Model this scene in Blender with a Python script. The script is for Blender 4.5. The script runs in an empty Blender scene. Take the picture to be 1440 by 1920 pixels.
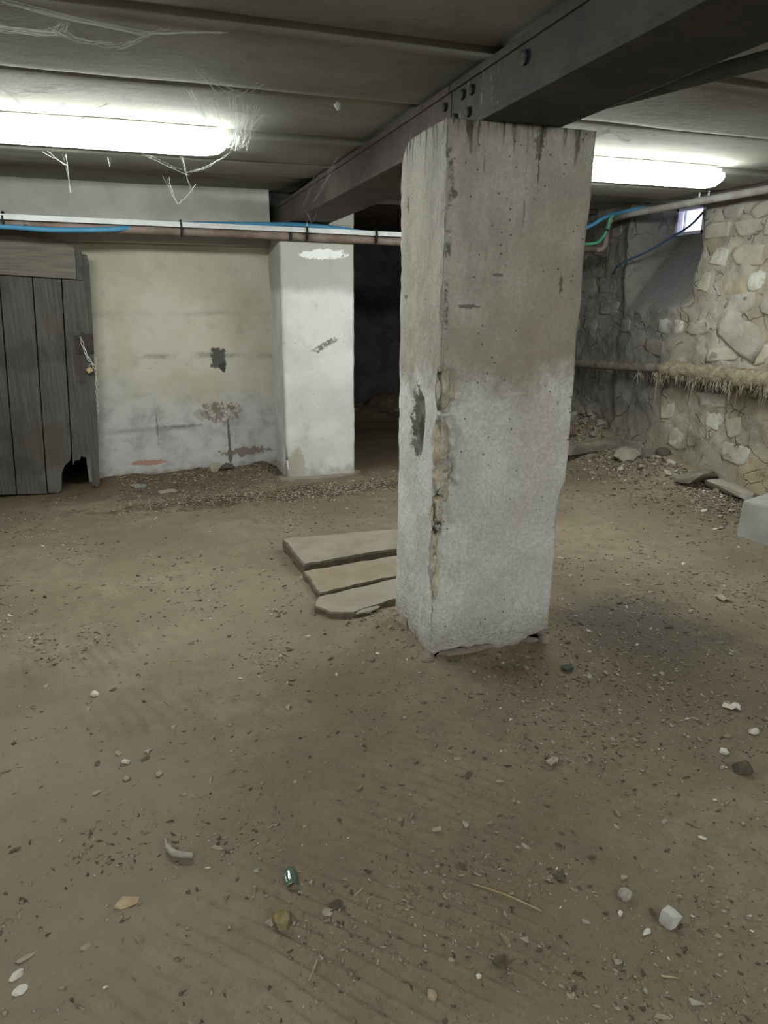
import bpy, bmesh, math, random
import numpy as np
from mathutils import Vector, Matrix, noise as mnoise

# ------------------------------------------------------------------ camera, world, exposure
scene = bpy.context.scene
col = scene.collection
random.seed(7)
rng = np.random.default_rng(7)

cam_data = bpy.data.cameras.new('camera')
cam_data.sensor_fit = 'HORIZONTAL'
cam_data.sensor_width = 36.0
cam_data.lens = 1300.0 / 1440.0 * 36.0
cam_data.clip_start = 0.02
camera = bpy.data.objects.new('camera', cam_data)
camera.location = (0, 0, 1.4)
camera.rotation_euler = (math.radians(90 - 16.66), 0, math.radians(-19.1))
col.objects.link(camera)
scene.camera = camera

world = bpy.data.worlds.new('daylight')
scene.world = world
world.use_nodes = True
world.node_tree.nodes['Background'].inputs[0].default_value = (0.80, 0.84, 1.0, 1)
world.node_tree.nodes['Background'].inputs[1].default_value = 2.2

scene.view_settings.view_transform = 'Standard'
scene.view_settings.look = 'None'
scene.view_settings.gamma = 1.0
scene.view_settings.use_curve_mapping = False
scene.view_settings.exposure = 0.72

TUBE_STRENGTH = 38.0        # emission of the luminaire diffusers

# ------------------------------------------------------------------ helpers: noise
def _hash(ix, iy, seed):
    n = (ix.astype(np.int64) * 374761393 + iy.astype(np.int64) * 668265263 + seed * 1442695041) & 0xFFFFFFFF
    n = ((n ^ (n >> 13)) * 1274126177) & 0xFFFFFFFF
    n = n ^ (n >> 16)
    return (n & 0xFFFF) / 65535.0

def vnoise(x, y, s=1.0, seed=0):
    x = np.asarray(x, float) / s; y = np.asarray(y, float) / s
    ix = np.floor(x); iy = np.floor(y); fx = x - ix; fy = y - iy
    fx = fx * fx * (3 - 2 * fx); fy = fy * fy * (3 - 2 * fy)
    a = _hash(ix, iy, seed); b = _hash(ix + 1, iy, seed)
    c = _hash(ix, iy + 1, seed); d = _hash(ix + 1, iy + 1, seed)
    return (a * (1 - fx) + b * fx) * (1 - fy) + (c * (1 - fx) + d * fx) * fy - 0.5

def fbm(x, y, s=1.0, octv=4, seed=0):
    r = 0.0; a = 1.0
    for o in range(octv):
        r = r + a * vnoise(x, y, s, seed + o * 17); s *= 0.5; a *= 0.5
    return r

def sstep(a, b, x):
    t = np.clip((np.asarray(x, float) - a) / (b - a), 0, 1)
    return t * t * (3 - 2 * t)

# ------------------------------------------------------------------ helpers: objects
def tag(o, label=None, cat=None, group=None, kind=None):
    if label: o['label'] = label
    if cat: o['category'] = cat
    if group: o['group'] = group
    if kind: o['kind'] = kind
    return o

def empty(name, loc=(0, 0, 0)):
    o = bpy.data.objects.new(name, None)
    o.empty_display_size = 0.1
    o.location = loc
    col.objects.link(o)
    return o

def link(name, me, mat=None, parent=None, smooth=False):
    o = bpy.data.objects.new(name, me)
    if mat is not None and not me.materials:
        for m in (mat if isinstance(mat, (list, tuple)) else [mat]):
            me.materials.append(m)
    col.objects.link(o)
    if parent is not None:
        o.parent = parent
        # mesh data is in world coordinates; a part of a part needs no offset
        o.location = (0, 0, 0) if parent.parent else -Vector(parent.location)
    if smooth:
        me.polygons.foreach_set('use_smooth', [True] * len(me.polygons))
    return o

def mesh_np(name, V, F):
    """V (n,3) array, F (m,k) int array with constant k"""
    V = np.asarray(V, np.float32); F = np.asarray(F, np.int32)
    me = bpy.data.meshes.new(name)
    k = F.shape[1]
    me.vertices.add(len(V)); me.vertices.foreach_set('co', V.ravel())
    me.loops.add(F.size); me.loops.foreach_set('vertex_index', F.ravel())
    me.polygons.add(len(F)); me.polygons.foreach_set('loop_start', np.arange(0, F.size, k, dtype=np.int32))
    me.update(calc_edges=True); me.validate()
    return me

def grid_faces(nu, nv, closed_u=False):
    i = np.arange(nu if closed_u else nu - 1); j = np.arange(nv - 1)
    I, J = np.meshgrid(i, j)
    I2 = (I + 1) % nu
    a = J * nu + I; b = J * nu + I2; c = (J + 1) * nu + I2; d = (J + 1) * nu + I
    return np.stack([a, b, c, d], -1).reshape(-1, 4)

class MB:
    """collects shapes into one mesh"""
    def __init__(self): self.bm = bmesh.new()
    def box(self, lo, hi, bevel=0.0, rot=None, pivot=None, jit=0.0):
        c = [(lo[i] + hi[i]) / 2 for i in range(3)]; s = [hi[i] - lo[i] for i in range(3)]
        r = bmesh.ops.create_cube(self.bm, size=1.0)
        vs = r['verts']
        for v in vs:
            v.co = Vector((v.co.x * s[0] + c[0] + random.uniform(-jit, jit), v.co.y * s[1] + c[1] + random.uniform(-jit, jit), v.co.z * s[2] + c[2] + random.uniform(-jit, jit)))
        if bevel > 0:
            es = list({e for v in vs for e in v.link_edges})
            r2 = bmesh.ops.bevel(self.bm, geom=es, offset=bevel, segments=2, affect='EDGES', profile=0.6)
            vs = r2['verts']
        if rot is not None:
            bmesh.ops.rotate(self.bm, verts=vs, cent=pivot or c, matrix=rot)
        return vs
    def tube(self, pts, rad, n=8, caps=True):
        pts = [Vector(p) for p in pts]
        rads = rad if isinstance(rad, (list, tuple)) else [rad] * len(pts)
        rings = []
        prev = None
        for i, p in enumerate(pts):
            t = (pts[min(i + 1, len(pts) - 1)] - pts[max(i - 1, 0)]).normalized()
            if prev is None:
                a = Vector((0, 0, 1)) if abs(t.z) < 0.9 else Vector((1, 0, 0))
                u = t.cross(a).normalized()
            else:
                u = (prev - t * prev.dot(t)).normalized()
            prev = u
            w = t.cross(u)
            rings.append([self.bm.verts.new(p + (u * math.cos(2 * math.pi * k / n) + w * math.sin(2 * math.pi * k / n)) * rads[i]) for k in range(n)])
        for a, b in zip(rings[:-1], rings[1:]):
            for k in range(n):
                self.bm.faces.new((a[k], a[(k + 1) % n], b[(k + 1) % n], b[k]))
        if caps and n > 2:
            self.bm.faces.new(rings[0][::-1]); self.bm.faces.new(rings[-1])
    def prism(self, poly, axis, lo, hi):
        """poly: list of 2-D points in the plane normal to axis ('y': (x,z), 'x': (y,z), 'z': (x,y))"""
        def mk(p, d):
            return {'y': (p[0], d, p[1]), 'x': (d, p[0], p[1]), 'z': (p[0], p[1], d)}[axis]
        a = [self.bm.verts.new(mk(p, lo)) for p in poly]; b = [self.bm.verts.new(mk(p, hi)) for p in poly]
        n = len(poly)
        for k in range(n): self.bm.faces.new((a[k], a[(k + 1) % n], b[(k + 1) % n], b[k]))
        self.bm.faces.new(a[::-1]); self.bm.faces.new(b)
    def hull(self, pts):
        vs = [self.bm.verts.new(p) for p in pts]
        r = bmesh.ops.convex_hull(self.bm, input=vs)
        bmesh.ops.delete(self.bm, geom=[g for g in r['geom_interior'] if isinstance(g, bmesh.types.BMVert)], context='VERTS')
    def mesh(self, name):
        bmesh.ops.recalc_face_normals(self.bm, faces=self.bm.faces)
        me = bpy.data.meshes.new(name); self.bm.to_mesh(me); self.bm.free()
        return me
    def build(self, name, mat, parent=None, smooth=False):
        return link(name, self.mesh(name), mat, parent, smooth)

def spline(pts, n=8):
    pts = [Vector(p) for p in pts]
    out = []
    P = [pts[0]] + pts + [pts[-1]]
    for i in range(1, len(P) - 2):
        p0, p1, p2, p3 = P[i - 1], P[i], P[i + 1], P[i + 2]
        for k in range(n):
            t = k / n
            out.append(0.5 * ((2 * p1) + (p2 - p0) * t + (2 * p0 - 5 * p1 + 4 * p2 - p3) * t * t + (3 * p1 - p0 - 3 * p2 + p3) * t ** 3))
    out.append(pts[-1])
    return out

# ------------------------------------------------------------------ helpers: materials
class Mat:
    def __init__(s, name, rough=0.9, spec=0.25):
        s.m = bpy.data.materials.new(name); s.m.use_nodes = True
        s.nt = s.m.node_tree; s.b = s.nt.nodes['Principled BSDF']
        s.b.inputs['Roughness'].default_value = rough
        s.b.inputs['Specular IOR Level'].default_value = spec
        s.pos = s.new('ShaderNodeNewGeometry').outputs['Position']
    def new(s, t, **kw):
        n = s.nt.nodes.new(t)
        for k, v in kw.items(): setattr(n, k, v)
        return n
    def put(s, sock, v):
        if isinstance(v, bpy.types.NodeSocket): s.nt.links.new(v, sock)
        elif isinstance(v, (tuple, list)) and sock.type == 'RGBA': sock.default_value = (*v[:3], 1)
        else: sock.default_value = v
    def vec(s, scale=(1, 1, 1), off=(0, 0, 0), src=None):
        n = s.new('ShaderNodeMapping')
        s.put(n.inputs['Vector'], src or s.pos)
        n.inputs['Scale'].default_value = scale; n.inputs['Location'].default_value = off
        return n.outputs[0]
    def noise(s, scale, detail=5, rough=0.6, vec=None, dist=0.0):
        n = s.new('ShaderNodeTexNoise')
        s.put(n.inputs['Vector'], vec or s.pos)
        n.inputs['Scale'].default_value = scale; n.inputs['Detail'].default_value = detail
        n.inputs['Roughness'].default_value = rough; n.inputs['Distortion'].default_value = dist
        return n.outputs['Fac']
    def voro(s, scale, vec=None, feature='F1', out='Distance', rnd=1.0):
        n = s.new('ShaderNodeTexVoronoi', feature=feature)
        s.put(n.inputs['Vector'], vec or s.pos)
        n.inputs['Scale'].default_value = scale; n.inputs['Randomness'].default_value = rnd
        return n.outputs[out]
    def math(s, op, a, b=0.0, c=0.0):
        n = s.new('ShaderNodeMath', operation=op)
        s.put(n.inputs[0], a); s.put(n.inputs[1], b); s.put(n.inputs[2], c)
        return n.outputs[0]
    def rng(s, v, a, b, lo=0.0, hi=1.0, smooth=True):
        n = s.new('ShaderNodeMapRange', interpolation_type='SMOOTHSTEP' if smooth else 'LINEAR')
        s.put(n.inputs[0], v); n.inputs[1].default_value = a; n.inputs[2].default_value = b
        n.inputs[3].default_value = lo; n.inputs[4].default_value = hi
        return n.outputs[0]
    def mix(s, f, a, b, mode='MIX'):
        n = s.new('ShaderNodeMix', data_type='RGBA', blend_type=mode)
        s.put(n.inputs[0], f); s.put(n.inputs[6], a); s.put(n.inputs[7], b)
        return n.outputs[2]
    def xyz(s):
        n = s.new('ShaderNodeSeparateXYZ'); s.put(n.inputs[0], s.pos)
        return n.outputs
    def blob(s, c, r, jit=0.5, nscale=12, soft=0.15, detail=5):
        """ragged ellipsoid mask at world point c with radii r"""
        n = s.new('ShaderNodeVectorMath', operation='SUBTRACT'); s.put(n.inputs[0], s.pos); n.inputs[1].default_value = c
        d = s.new('ShaderNodeVectorMath', operation='DIVIDE'); s.put(d.inputs[0], n.outputs[0]); d.inputs[1].default_value = r
        l = s.new('ShaderNodeVectorMath', operation='LENGTH'); s.put(l.inputs[0], d.outputs[0])
        nz = s.math('MULTIPLY_ADD', s.noise(nscale, detail, 0.68), jit * 4.4, -jit * 2.2)
        return s.rng(s.math('ADD', l.outputs['Value'], nz), 1 + soft, 1 - soft)
    def bump(s, h, strength=0.5, dist=0.01, prev=None):
        n = s.new('ShaderNodeBump'); n.inputs['Strength'].default_value = strength; n.inputs['Distance'].default_value = dist
        s.put(n.inputs['Height'], h)
        if prev is not None: s.put(n.inputs['Normal'], prev)
        return n.outputs[0]
    def done(s, colr, normal=None, rough=None):
        s.put(s.b.inputs['Base Color'], colr)
        if normal is not None: s.put(s.b.inputs['Normal'], normal)
        if rough is not None: s.put(s.b.inputs['Roughness'], rough)
        return s.m

def simple(name, c1, c2, scale=20, rough=0.85, metal=0.0, bump=0.2, stretch=(1, 1, 1), lo=0.35, hi=0.65, dist=0.004):
    m = Mat(name, rough)
    n = m.noise(scale, 6, 0.65, m.vec(stretch))
    m.b.inputs['Metallic'].default_value = metal
    return m.done(m.mix(m.rng(n, lo, hi), c1, c2), m.bump(m.noise(scale * 3, 5, 0.7, m.vec(stretch)), bump, dist))

# --- dirt floor
def mat_floor():
    m = Mat('packed_dirt', 0.95, 0.12)
    x, y, z = m.xyz()
    a = m.noise(1.3, 4, 0.55); b = m.noise(9, 6, 0.7); c = m.noise(70, 5, 0.75)
    base = m.mix(m.rng(a, 0.35, 0.68), (0.176, 0.139, 0.095), (0.243, 0.197, 0.140))
    base = m.mix(m.rng(b, 0.42, 0.62, 0, 0.6), base, (0.165, 0.130, 0.091))
    base = m.mix(m.rng(c, 0.52, 0.72, 0, 0.7), base, (0.102, 0.077, 0.050))
    base = m.mix(m.rng(m.noise(150, 3, 0.6), 0.62, 0.72, 0, 0.55), base, (0.310, 0.262, 0.195))
    # brown compost on the ground
    base = m.mix(m.math('MULTIPLY', m.blob((2.02, 2.32, 0), (0.32, 0.46, 1), 0.55, 3.5, 0.5), 0.7), base, (0.077, 0.072, 0.063))  # shadow beside the near pillar, painted in as dark grey ground
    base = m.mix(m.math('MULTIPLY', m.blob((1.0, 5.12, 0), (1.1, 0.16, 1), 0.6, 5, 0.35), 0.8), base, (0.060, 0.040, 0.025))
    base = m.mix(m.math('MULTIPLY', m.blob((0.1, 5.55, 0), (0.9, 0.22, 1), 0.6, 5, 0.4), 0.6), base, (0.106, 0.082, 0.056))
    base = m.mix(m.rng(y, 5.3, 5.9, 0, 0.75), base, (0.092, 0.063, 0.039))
    base = m.mix(m.math('MULTIPLY', m.blob((1.6, 1.75, 0), (0.6, 0.5, 1), 0.6, 3, 0.5), 0.4), base, (0.134, 0.101, 0.067))
    base = m.mix(m.math('MULTIPLY', m.blob((-0.35, 1.7, 0), (0.45, 0.8, 1), 0.5, 3, 0.5), 0.45), base, (0.263, 0.220, 0.161))
    base = m.mix(m.math('MULTIPLY', m.blob((0.25, 3.1, 0), (0.4, 0.5, 1), 0.6, 3, 0.5), 0.35), base, (0.260, 0.214, 0.154))
    nb = m.bump(m.noise(45, 5, 0.6), 0.7, 0.006)
    return m.done(base, m.bump(m.noise(190, 3, 0.6), 0.6, 0.0022, nb))

# --- main pillar render coat
def mat_pillar():
    m = Mat('pillar_plaster', 0.92, 0.15)
    x, y, z = m.xyz()
    streak = m.math('MULTIPLY_ADD', m.noise(5, 6, 0.65, m.vec((1.6, 1.6, 0.35))), 0.5, m.math('MULTIPLY', m.noise(7, 6, 0.65), 0.5))
    fine = m.noise(40, 6, 0.7)
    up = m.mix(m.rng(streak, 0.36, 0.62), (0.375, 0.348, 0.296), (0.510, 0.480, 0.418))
    up = m.mix(m.math('MULTIPLY', m.blob((1.50, 2.3, 1.24), (0.30, 0.9, 0.40), 0.7, 4, 0.6), 0.6), up, (0.335, 0.265, 0.212))
    up = m.mix(m.math('MULTIPLY', m.blob((1.18, 2.3, 1.15), (0.22, 0.9, 0.16), 0.7, 5, 0.6), 0.45), up, (0.315, 0.258, 0.208))
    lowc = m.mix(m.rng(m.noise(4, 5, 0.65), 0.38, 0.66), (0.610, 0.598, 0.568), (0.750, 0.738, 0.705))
    lowc = m.mix(m.math('MULTIPLY', m.rng(m.noise(9, 5, 0.7), 0.5, 0.7), 0.45), lowc, (0.455, 0.445, 0.43))
    lowc = m.mix(m.math('MULTIPLY', m.blob((1.42, 2.3, 0.85), (0.12, 0.9, 0.3), 0.7, 6, 0.6), 0.4), lowc, (0.57, 0.50, 0.44))
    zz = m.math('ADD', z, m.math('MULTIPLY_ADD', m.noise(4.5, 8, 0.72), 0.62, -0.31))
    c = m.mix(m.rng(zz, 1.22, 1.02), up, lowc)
    c = m.mix(m.rng(zz, 0.20, -0.02, 0, 0.75), c, (0.47, 0.425, 0.375))
    c = m.mix(m.rng(m.noise(75, 3, 0.7), 0.35, 0.65, 0.32, 0), c, (0.22, 0.21, 0.19))
    c = m.mix(m.math('MULTIPLY', m.rng(m.noise(120, 3, 0.6), 0.56, 0.68), m.rng(z, 0.30, 0.08, 0, 0.7)), c, (0.20, 0.185, 0.165))
    # soot under the beam, drip lines
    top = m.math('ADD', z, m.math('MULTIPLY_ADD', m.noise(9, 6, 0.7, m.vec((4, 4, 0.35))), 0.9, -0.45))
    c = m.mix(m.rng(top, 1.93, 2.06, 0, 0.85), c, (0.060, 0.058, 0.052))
    drip = m.math('MULTIPLY', m.rng(m.noise(14, 4, 0.6, m.vec((3, 3, 0.22))), 0.62, 0.68), m.rng(m.noise(9, 4, 0.6), 0.46, 0.56))
    c = m.mix(m.math('MULTIPLY', drip, m.rng(z, 1.3, 1.85, 0, 0.5)), c, (0.070, 0.066, 0.058))
    # joint of the two plaster coats along the arris
    ex = m.math('ABSOLUTE', m.math('SUBTRACT', x, m.math('MULTIPLY_ADD', m.noise(6, 4, 0.6), 0.03, 1.020)))
    line = m.math('MULTIPLY', m.rng(ex, 0.014, 0.004), m.rng(m.noise(13, 5, 0.75), 0.44, 0.56))
    line = m.math('MULTIPLY', line, m.math('MULTIPLY', m.rng(z, 1.10, 1.25), m.rng(y, 2.42, 2.36)))
    c = m.mix(m.math('MULTIPLY', line, 0.8), c, (0.075, 0.070, 0.060))
    # bare tan core where the arris broke off
    for cz, rz, cx, rx in ((1.10, 0.080, 1.040, 0.030), (0.90, 0.115, 1.034, 0.031), (0.77, 0.080, 1.040, 0.034), (0.63, 0.09, 1.026, 0.022), (0.45, 0.16, 1.02, 0.016)):
        ko = m.blob((cx - 0.004, 2.30, cz - 0.006), (rx * 1.22, 0.08, rz * 1.10), 0.30, 20, 0.06)
        c = m.mix(m.math('MULTIPLY', ko, 0.6), c, (0.19, 0.165, 0.135))
        k = m.blob((cx, 2.30, cz), (rx, 0.08, rz), 0.30, 20, 0.06)
        c = m.mix(k, c, m.mix(m.rng(m.noise(25, 4), 0.4, 0.6), (0.50, 0.44, 0.345), (0.66, 0.595, 0.49)))
    # grey cement patch on the side face
    k = m.blob((1.015, 2.53, 0.96), (0.10, 0.062, 0.135), 0.5, 30, 0.1)
    k2 = m.blob((1.015, 2.52, 0.93), (0.10, 0.03, 0.05), 0.5, 30, 0.2)
    c = m.mix(k, c, m.mix(m.rng(m.noise(14, 4), 0.4, 0.6), (0.12, 0.118, 0.098), (0.19, 0.185, 0.155)))
    c = m.mix(m.math('MULTIPLY', k2, 0.8), c, (0.05, 0.047, 0.04))
    # pits, scratches
    pit = m.rng(m.voro(26), 0.10, 0.06)
    pit = m.math('MULTIPLY', pit, m.rng(m.noise(3, 3), 0.45, 0.53))
    c = m.mix(m.math('MULTIPLY', pit, 0.8), c, (0.07, 0.065, 0.058))
    c = m.mix(m.math('MULTIPLY', m.rng(fine, 0.6, 0.72), 0.35), c, (0.22, 0.21, 0.19))
    for p, r in (((1.123, 2.3, 1.393), (0.038, 0.2, 0.007)), ((1.488, 2.3, 1.47), (0.007, 0.2, 0.035)), ((1.05, 2.3, 1.755), (0.009, 0.1, 0.013)), ((1.365, 2.3, 1.93), (0.016, 0.2, 0.045)), ((1.368, 2.3, 1.85), (0.004, 0.2, 0.06)), ((1.23, 2.3, 1.50), (0.02, 0.2, 0.006)), ((1.02, 2.66, 1.76), (0.1, 0.012, 0.03)), ((1.02, 2.68, 1.43), (0.1, 0.02, 0.008))):
        c = m.mix(m.math('MULTIPLY', m.blob(p, r, 0.7, 75, 0.25), 0.7), c, (0.075, 0.066, 0.055))
    h = m.math('ADD', m.math('MULTIPLY', m.noise(12, 6, 0.65), 0.7), m.math('MULTIPLY', fine, 0.4))
    rough_low = m.rng(z, 0.35, 0.05, 0.0, 1.0)
    h = m.math('ADD', h, m.math('MULTIPLY', m.math('MULTIPLY', m.noise(55, 4, 0.7), rough_low), 1.2))
    h = m.math('SUBTRACT', h, m.math('MULTIPLY', pit, 0.7))
    return m.done(c, m.bump(h, 0.8, 0.016))

# --- back wall (lime washed, cast in lifts)
def mat_back_wall():
    m = Mat('back_wall_limewash', 0.93, 0.12)
    x, y, z = m.xyz()
    n1 = m.noise(1.6, 5, 0.6); n2 = m.noise(7, 6, 0.65)
    c = m.mix(m.rng(n1, 0.36, 0.64), (0.410, 0.377, 0.289), (0.501, 0.471, 0.390))
    low = m.rng(m.math('ADD', z, m.math('MULTIPLY_ADD', m.noise(2.2, 5, 0.6), 1.0, -0.5)), 0.85, 0.50)
    c = m.mix(low, c, m.mix(m.rng(n2, 0.4, 0.65), (0.468, 0.461, 0.442), (0.358, 0.354, 0.341)))
    c = m.mix(m.rng(n2, 0.54, 0.72, 0, 0.45), c, (0.299, 0.280, 0.240))
    # lines between the lifts
    for zc, amp in ((1.00, 0.6), (0.42, 0.5), (1.33, 0.3), (0.70, 0.25)):
        dz = m.math('ABSOLUTE', m.math('SUBTRACT', z, m.math('MULTIPLY_ADD', m.noise(2.5, 4), 0.07, zc - 0.035)))
        k = m.math('MULTIPLY', m.rng(dz, 0.035, 0.0, 0, amp), m.rng(m.noise(2.0, 5, 0.7), 0.42, 0.58))
        c = m.mix(k, c, (0.176, 0.166, 0.146))
    # dark plug and damp mark with its run
    c = m.mix(m.blob((0.622, 5.95, 0.985), (0.068, 0.5, 0.075), 0.7, 18, 0.08), c, (0.098, 0.094, 0.078))
    c = m.mix(m.blob((0.655, 5.95, 0.905), (0.025, 0.5, 0.035), 0.5, 18, 0.1), c, (0.058, 0.056, 0.048))
    k = m.blob((0.615, 5.95, 0.535), (0.16, 0.5, 0.085), 0.55, 13, 0.12)
    k = m.math('MULTIPLY', k, m.rng(m.noise(22, 5, 0.7), 0.42, 0.56))
    c = m.mix(k, c, (0.202, 0.159, 0.120))
    c = m.mix(m.math('MULTIPLY', m.blob((0.44, 5.95, 0.52), (0.045, 0.5, 0.055), 0.6, 18, 0.2), 0.6), c, (0.260, 0.240, 0.202))
    c = m.mix(m.blob((0.665, 5.95, 0.29), (0.011, 0.5, 0.17), 0.45, 25, 0.3), c, (0.130, 0.120, 0.101))
    c = m.mix(m.blob((0.665, 5.95, 0.17), (0.02, 0.5, 0.06), 0.5, 25, 0.3), c, (0.130, 0.120, 0.101))
    c = m.mix(m.math('MULTIPLY', m.blob((0.80, 5.95, 0.185), (0.18, 0.5, 0.035), 0.75, 18, 0.2), 0.85), c, (0.182, 0.130, 0.098))
    c = m.mix(m.math('MULTIPLY', m.blob((-0.02, 5.95, 0.145), (0.13, 0.5, 0.024), 0.6, 18, 0.2), 0.9), c, (0.390, 0.215, 0.150))
    c = m.mix(m.math('MULTIPLY', m.blob((0.09, 5.95, 0.42), (0.006, 0.5, 0.10), 0.8, 25, 0.4), 0.8), c, (0.117, 0.111, 0.098))
    c = m.mix(m.math('MULTIPLY', m.blob((0.30, 5.95, 0.43), (0.16, 0.5, 0.012), 0.8, 20, 0.4), 0.6), c, (0.143, 0.137, 0.124))
    c = m.mix(m.rng(m.math('ADD', z, m.math('MULTIPLY_ADD', m.noise(9, 6, 0.7), 0.3, -0.15)), 0.12, 0.02, 0, 0.85), c, (0.247, 0.202, 0.156))
    spots = m.math('MULTIPLY', m.rng(m.voro(17), 0.075, 0.04), m.rng(m.noise(4, 3), 0.48, 0.55))
    c = m.mix(m.math('MULTIPLY', spots, 0.8), c, (0.104, 0.094, 0.078))
    return m.done(c, m.bump(m.noise(11, 7, 0.65), 0.45, 0.012))

def mat_back_pillar():
    m = Mat('back_pillar_limewash', 0.93, 0.12)
    x, y, z = m.xyz()
    n2 = m.noise(7, 6, 0.65)
    c = m.mix(m.rng(m.noise(3, 5, 0.6), 0.36, 0.64), (0.560, 0.554, 0.526), (0.672, 0.666, 0.644))
    c = m.mix(m.rng(m.math('ADD', z, m.math('MULTIPLY_ADD', m.noise(6, 5), 0.16, -0.08)), 1.46, 1.54, 0, 0.8), c, (0.375, 0.358, 0.308))
    c = m.mix(m.math('MULTIPLY', m.blob((1.40, 5.45, 1.765), (0.18, 0.6, 0.035), 0.5, 13, 0.08), 1.0), c, (0.850, 0.850, 0.840))
    c = m.mix(m.rng(n2, 0.55, 0.72, 0, 0.35), c, (0.347, 0.336, 0.314))
    # long grey scrape
    u = m.math('ADD', m.math('MULTIPLY', m.math('SUBTRACT', x, 1.39), 0.55), m.math('MULTIPLY', m.math('SUBTRACT', z, 1.09), -1.0))
    k = m.math('MULTIPLY', m.blob((1.39, 5.45, 1.095), (0.13, 0.6, 0.075), 0.35, 16, 0.15), m.rng(m.math('ABSOLUTE', m.math('ADD', u, m.math('MULTIPLY_ADD', m.noise(30, 5, 0.7), 0.05, -0.025))), 0.030, 0.018))
    k = m.math('MULTIPLY', k, m.rng(m.noise(45, 4, 0.7), 0.36, 0.5))
    c = m.mix(k, c, (0.202, 0.196, 0.174))
    k = m.blob((1.14, 5.45, 0.12), (0.07, 0.6, 0.16), 0.45, 14, 0.15)
    c = m.mix(k, c, (0.448, 0.403, 0.336))
    c = m.mix(m.rng(m.math('ADD', z, m.math('MULTIPLY_ADD', m.noise(9, 6, 0.7), 0.35, -0.17)), 0.16, 0.04, 0, 0.7), c, (0.291, 0.263, 0.224))
    spots = m.math('MULTIPLY', m.rng(m.voro(19), 0.085, 0.045), m.rng(m.noise(4, 3), 0.47, 0.55))
    c = m.mix(m.math('MULTIPLY', spots, 0.85), c, (0.090, 0.083, 0.069))
    return m.done(c, m.bump(m.noise(13, 7, 0.68), 0.5, 0.012))

def mat_right_wall():
    m = Mat('rubble_mortar', 0.95, 0.1)
    x, y, z = m.xyz()
    n1 = m.noise(2.2, 6, 0.65); n2 = m.noise(9, 6, 0.7); n3 = m.noise(3.3, 5, 0.7, m.vec((1, 1, 1), (7, 3, 1)))
    c = m.mix(m.rng(n1, 0.36, 0.64), (0.305, 0.276, 0.218), (0.481, 0.439, 0.361))
    c = m.mix(m.rng(n2, 0.48, 0.68, 0, 0.7), c, (0.227, 0.202, 0.163))
    c = m.mix(m.rng(n3, 0.58, 0.72, 0, 0.55), c, (0.319, 0.195, 0.137))
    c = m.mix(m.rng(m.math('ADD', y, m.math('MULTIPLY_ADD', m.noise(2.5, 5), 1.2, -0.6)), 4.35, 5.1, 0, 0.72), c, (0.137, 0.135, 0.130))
    c = m.mix(m.math('MULTIPLY', m.blob((4.3, 4.97, 1.62), (0.5, 0.36, 0.28), 0.25, 5, 0.2), 0.85), c, (0.202, 0.202, 0.198))
    c = m.mix(m.rng(m.math('ADD', z, m.math('MULTIPLY_ADD', n2, 0.5, -0.25)), 0.62, 0.20, 0, 0.5), c, (0.293, 0.240, 0.169))
    c = m.mix(m.math('MULTIPLY', m.rng(m.math('ABSOLUTE', m.math('SUBTRACT', z, m.math('MULTIPLY_ADD', n2, 0.1, 0.74))), 0.09, 0.02), m.rng(m.noise(6, 5, 0.7, m.vec((1, 2.5, 0.4))), 0.42, 0.60, 0, 0.8)), c, (0.098, 0.086, 0.068))
    wv = m.new('ShaderNodeVectorMath', operation='MULTIPLY_ADD')
    nn_ = m.new('ShaderNodeTexNoise'); nn_.inputs['Scale'].default_value = 6; nn_.inputs['Detail'].default_value = 5
    m.put(nn_.inputs['Vector'], m.pos); m.put(wv.inputs[0], nn_.outputs['Color']); wv.inputs[1].default_value = (0.16, 0.16, 0.16); m.put(wv.inputs[2], m.pos)
    crack = m.math('MULTIPLY', m.rng(m.voro(4.6, wv.outputs[0], 'DISTANCE_TO_EDGE'), 0.028, 0.0), m.rng(m.noise(3.1, 5, 0.7, m.vec((1, 1, 1), (2, 9, 4))), 0.45, 0.58))
    crack = m.math('MULTIPLY', crack, m.rng(m.blob((4.3, 5.0, 1.80), (0.7, 0.46, 0.50), 0.1, 4, 0.1), 0, 1, 1, 0))
    c = m.mix(m.math('MULTIPLY', crack, 0.5), c, (0.11, 0.094, 0.073))
    c = m.mix(m.math('MULTIPLY', m.rng(m.noise(1.8, 6, 0.7, m.vec((1, 1, 1), (5, 1, 8))), 0.5, 0.66), m.rng(y, 5.0, 4.2, 0, 0.65)), c, (0.42, 0.33, 0.21))
    h = m.math('ADD', m.math('MULTIPLY', n2, 0.8), m.math('MULTIPLY', m.noise(35, 6, 0.7), 0.6))
    h = m.math('SUBTRACT', h, m.math('MULTIPLY', crack, 0.5))
    return m.done(c, m.bump(h, 0.9, 0.03))

def mat_stone(name, c1, c2):
    m = Mat(name, 0.93, 0.12)
    n = m.noise(9, 6, 0.65)
    c = m.mix(m.rng(n, 0.36, 0.64), c1, c2)
    c = m.mix(m.rng(m.noise(30, 5, 0.7), 0.55, 0.72, 0, 0.6), c, tuple(0.45 * v for v in c1))
    y = m.xyz()[1]
    c = m.mix(m.rng(m.noise(5, 7, 0.72), 0.42, 0.56, 0, 0.92), c, m.mix(m.rng(m.noise(2.2, 6, 0.65), 0.36, 0.64), (0.306, 0.276, 0.218), (0.481, 0.439, 0.361)))
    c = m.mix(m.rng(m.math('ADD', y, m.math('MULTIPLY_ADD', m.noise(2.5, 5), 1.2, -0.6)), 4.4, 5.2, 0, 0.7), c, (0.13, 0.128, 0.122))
    return m.done(c, m.bump(m.noise(28, 7, 0.7), 0.7, 0.012))

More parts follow.
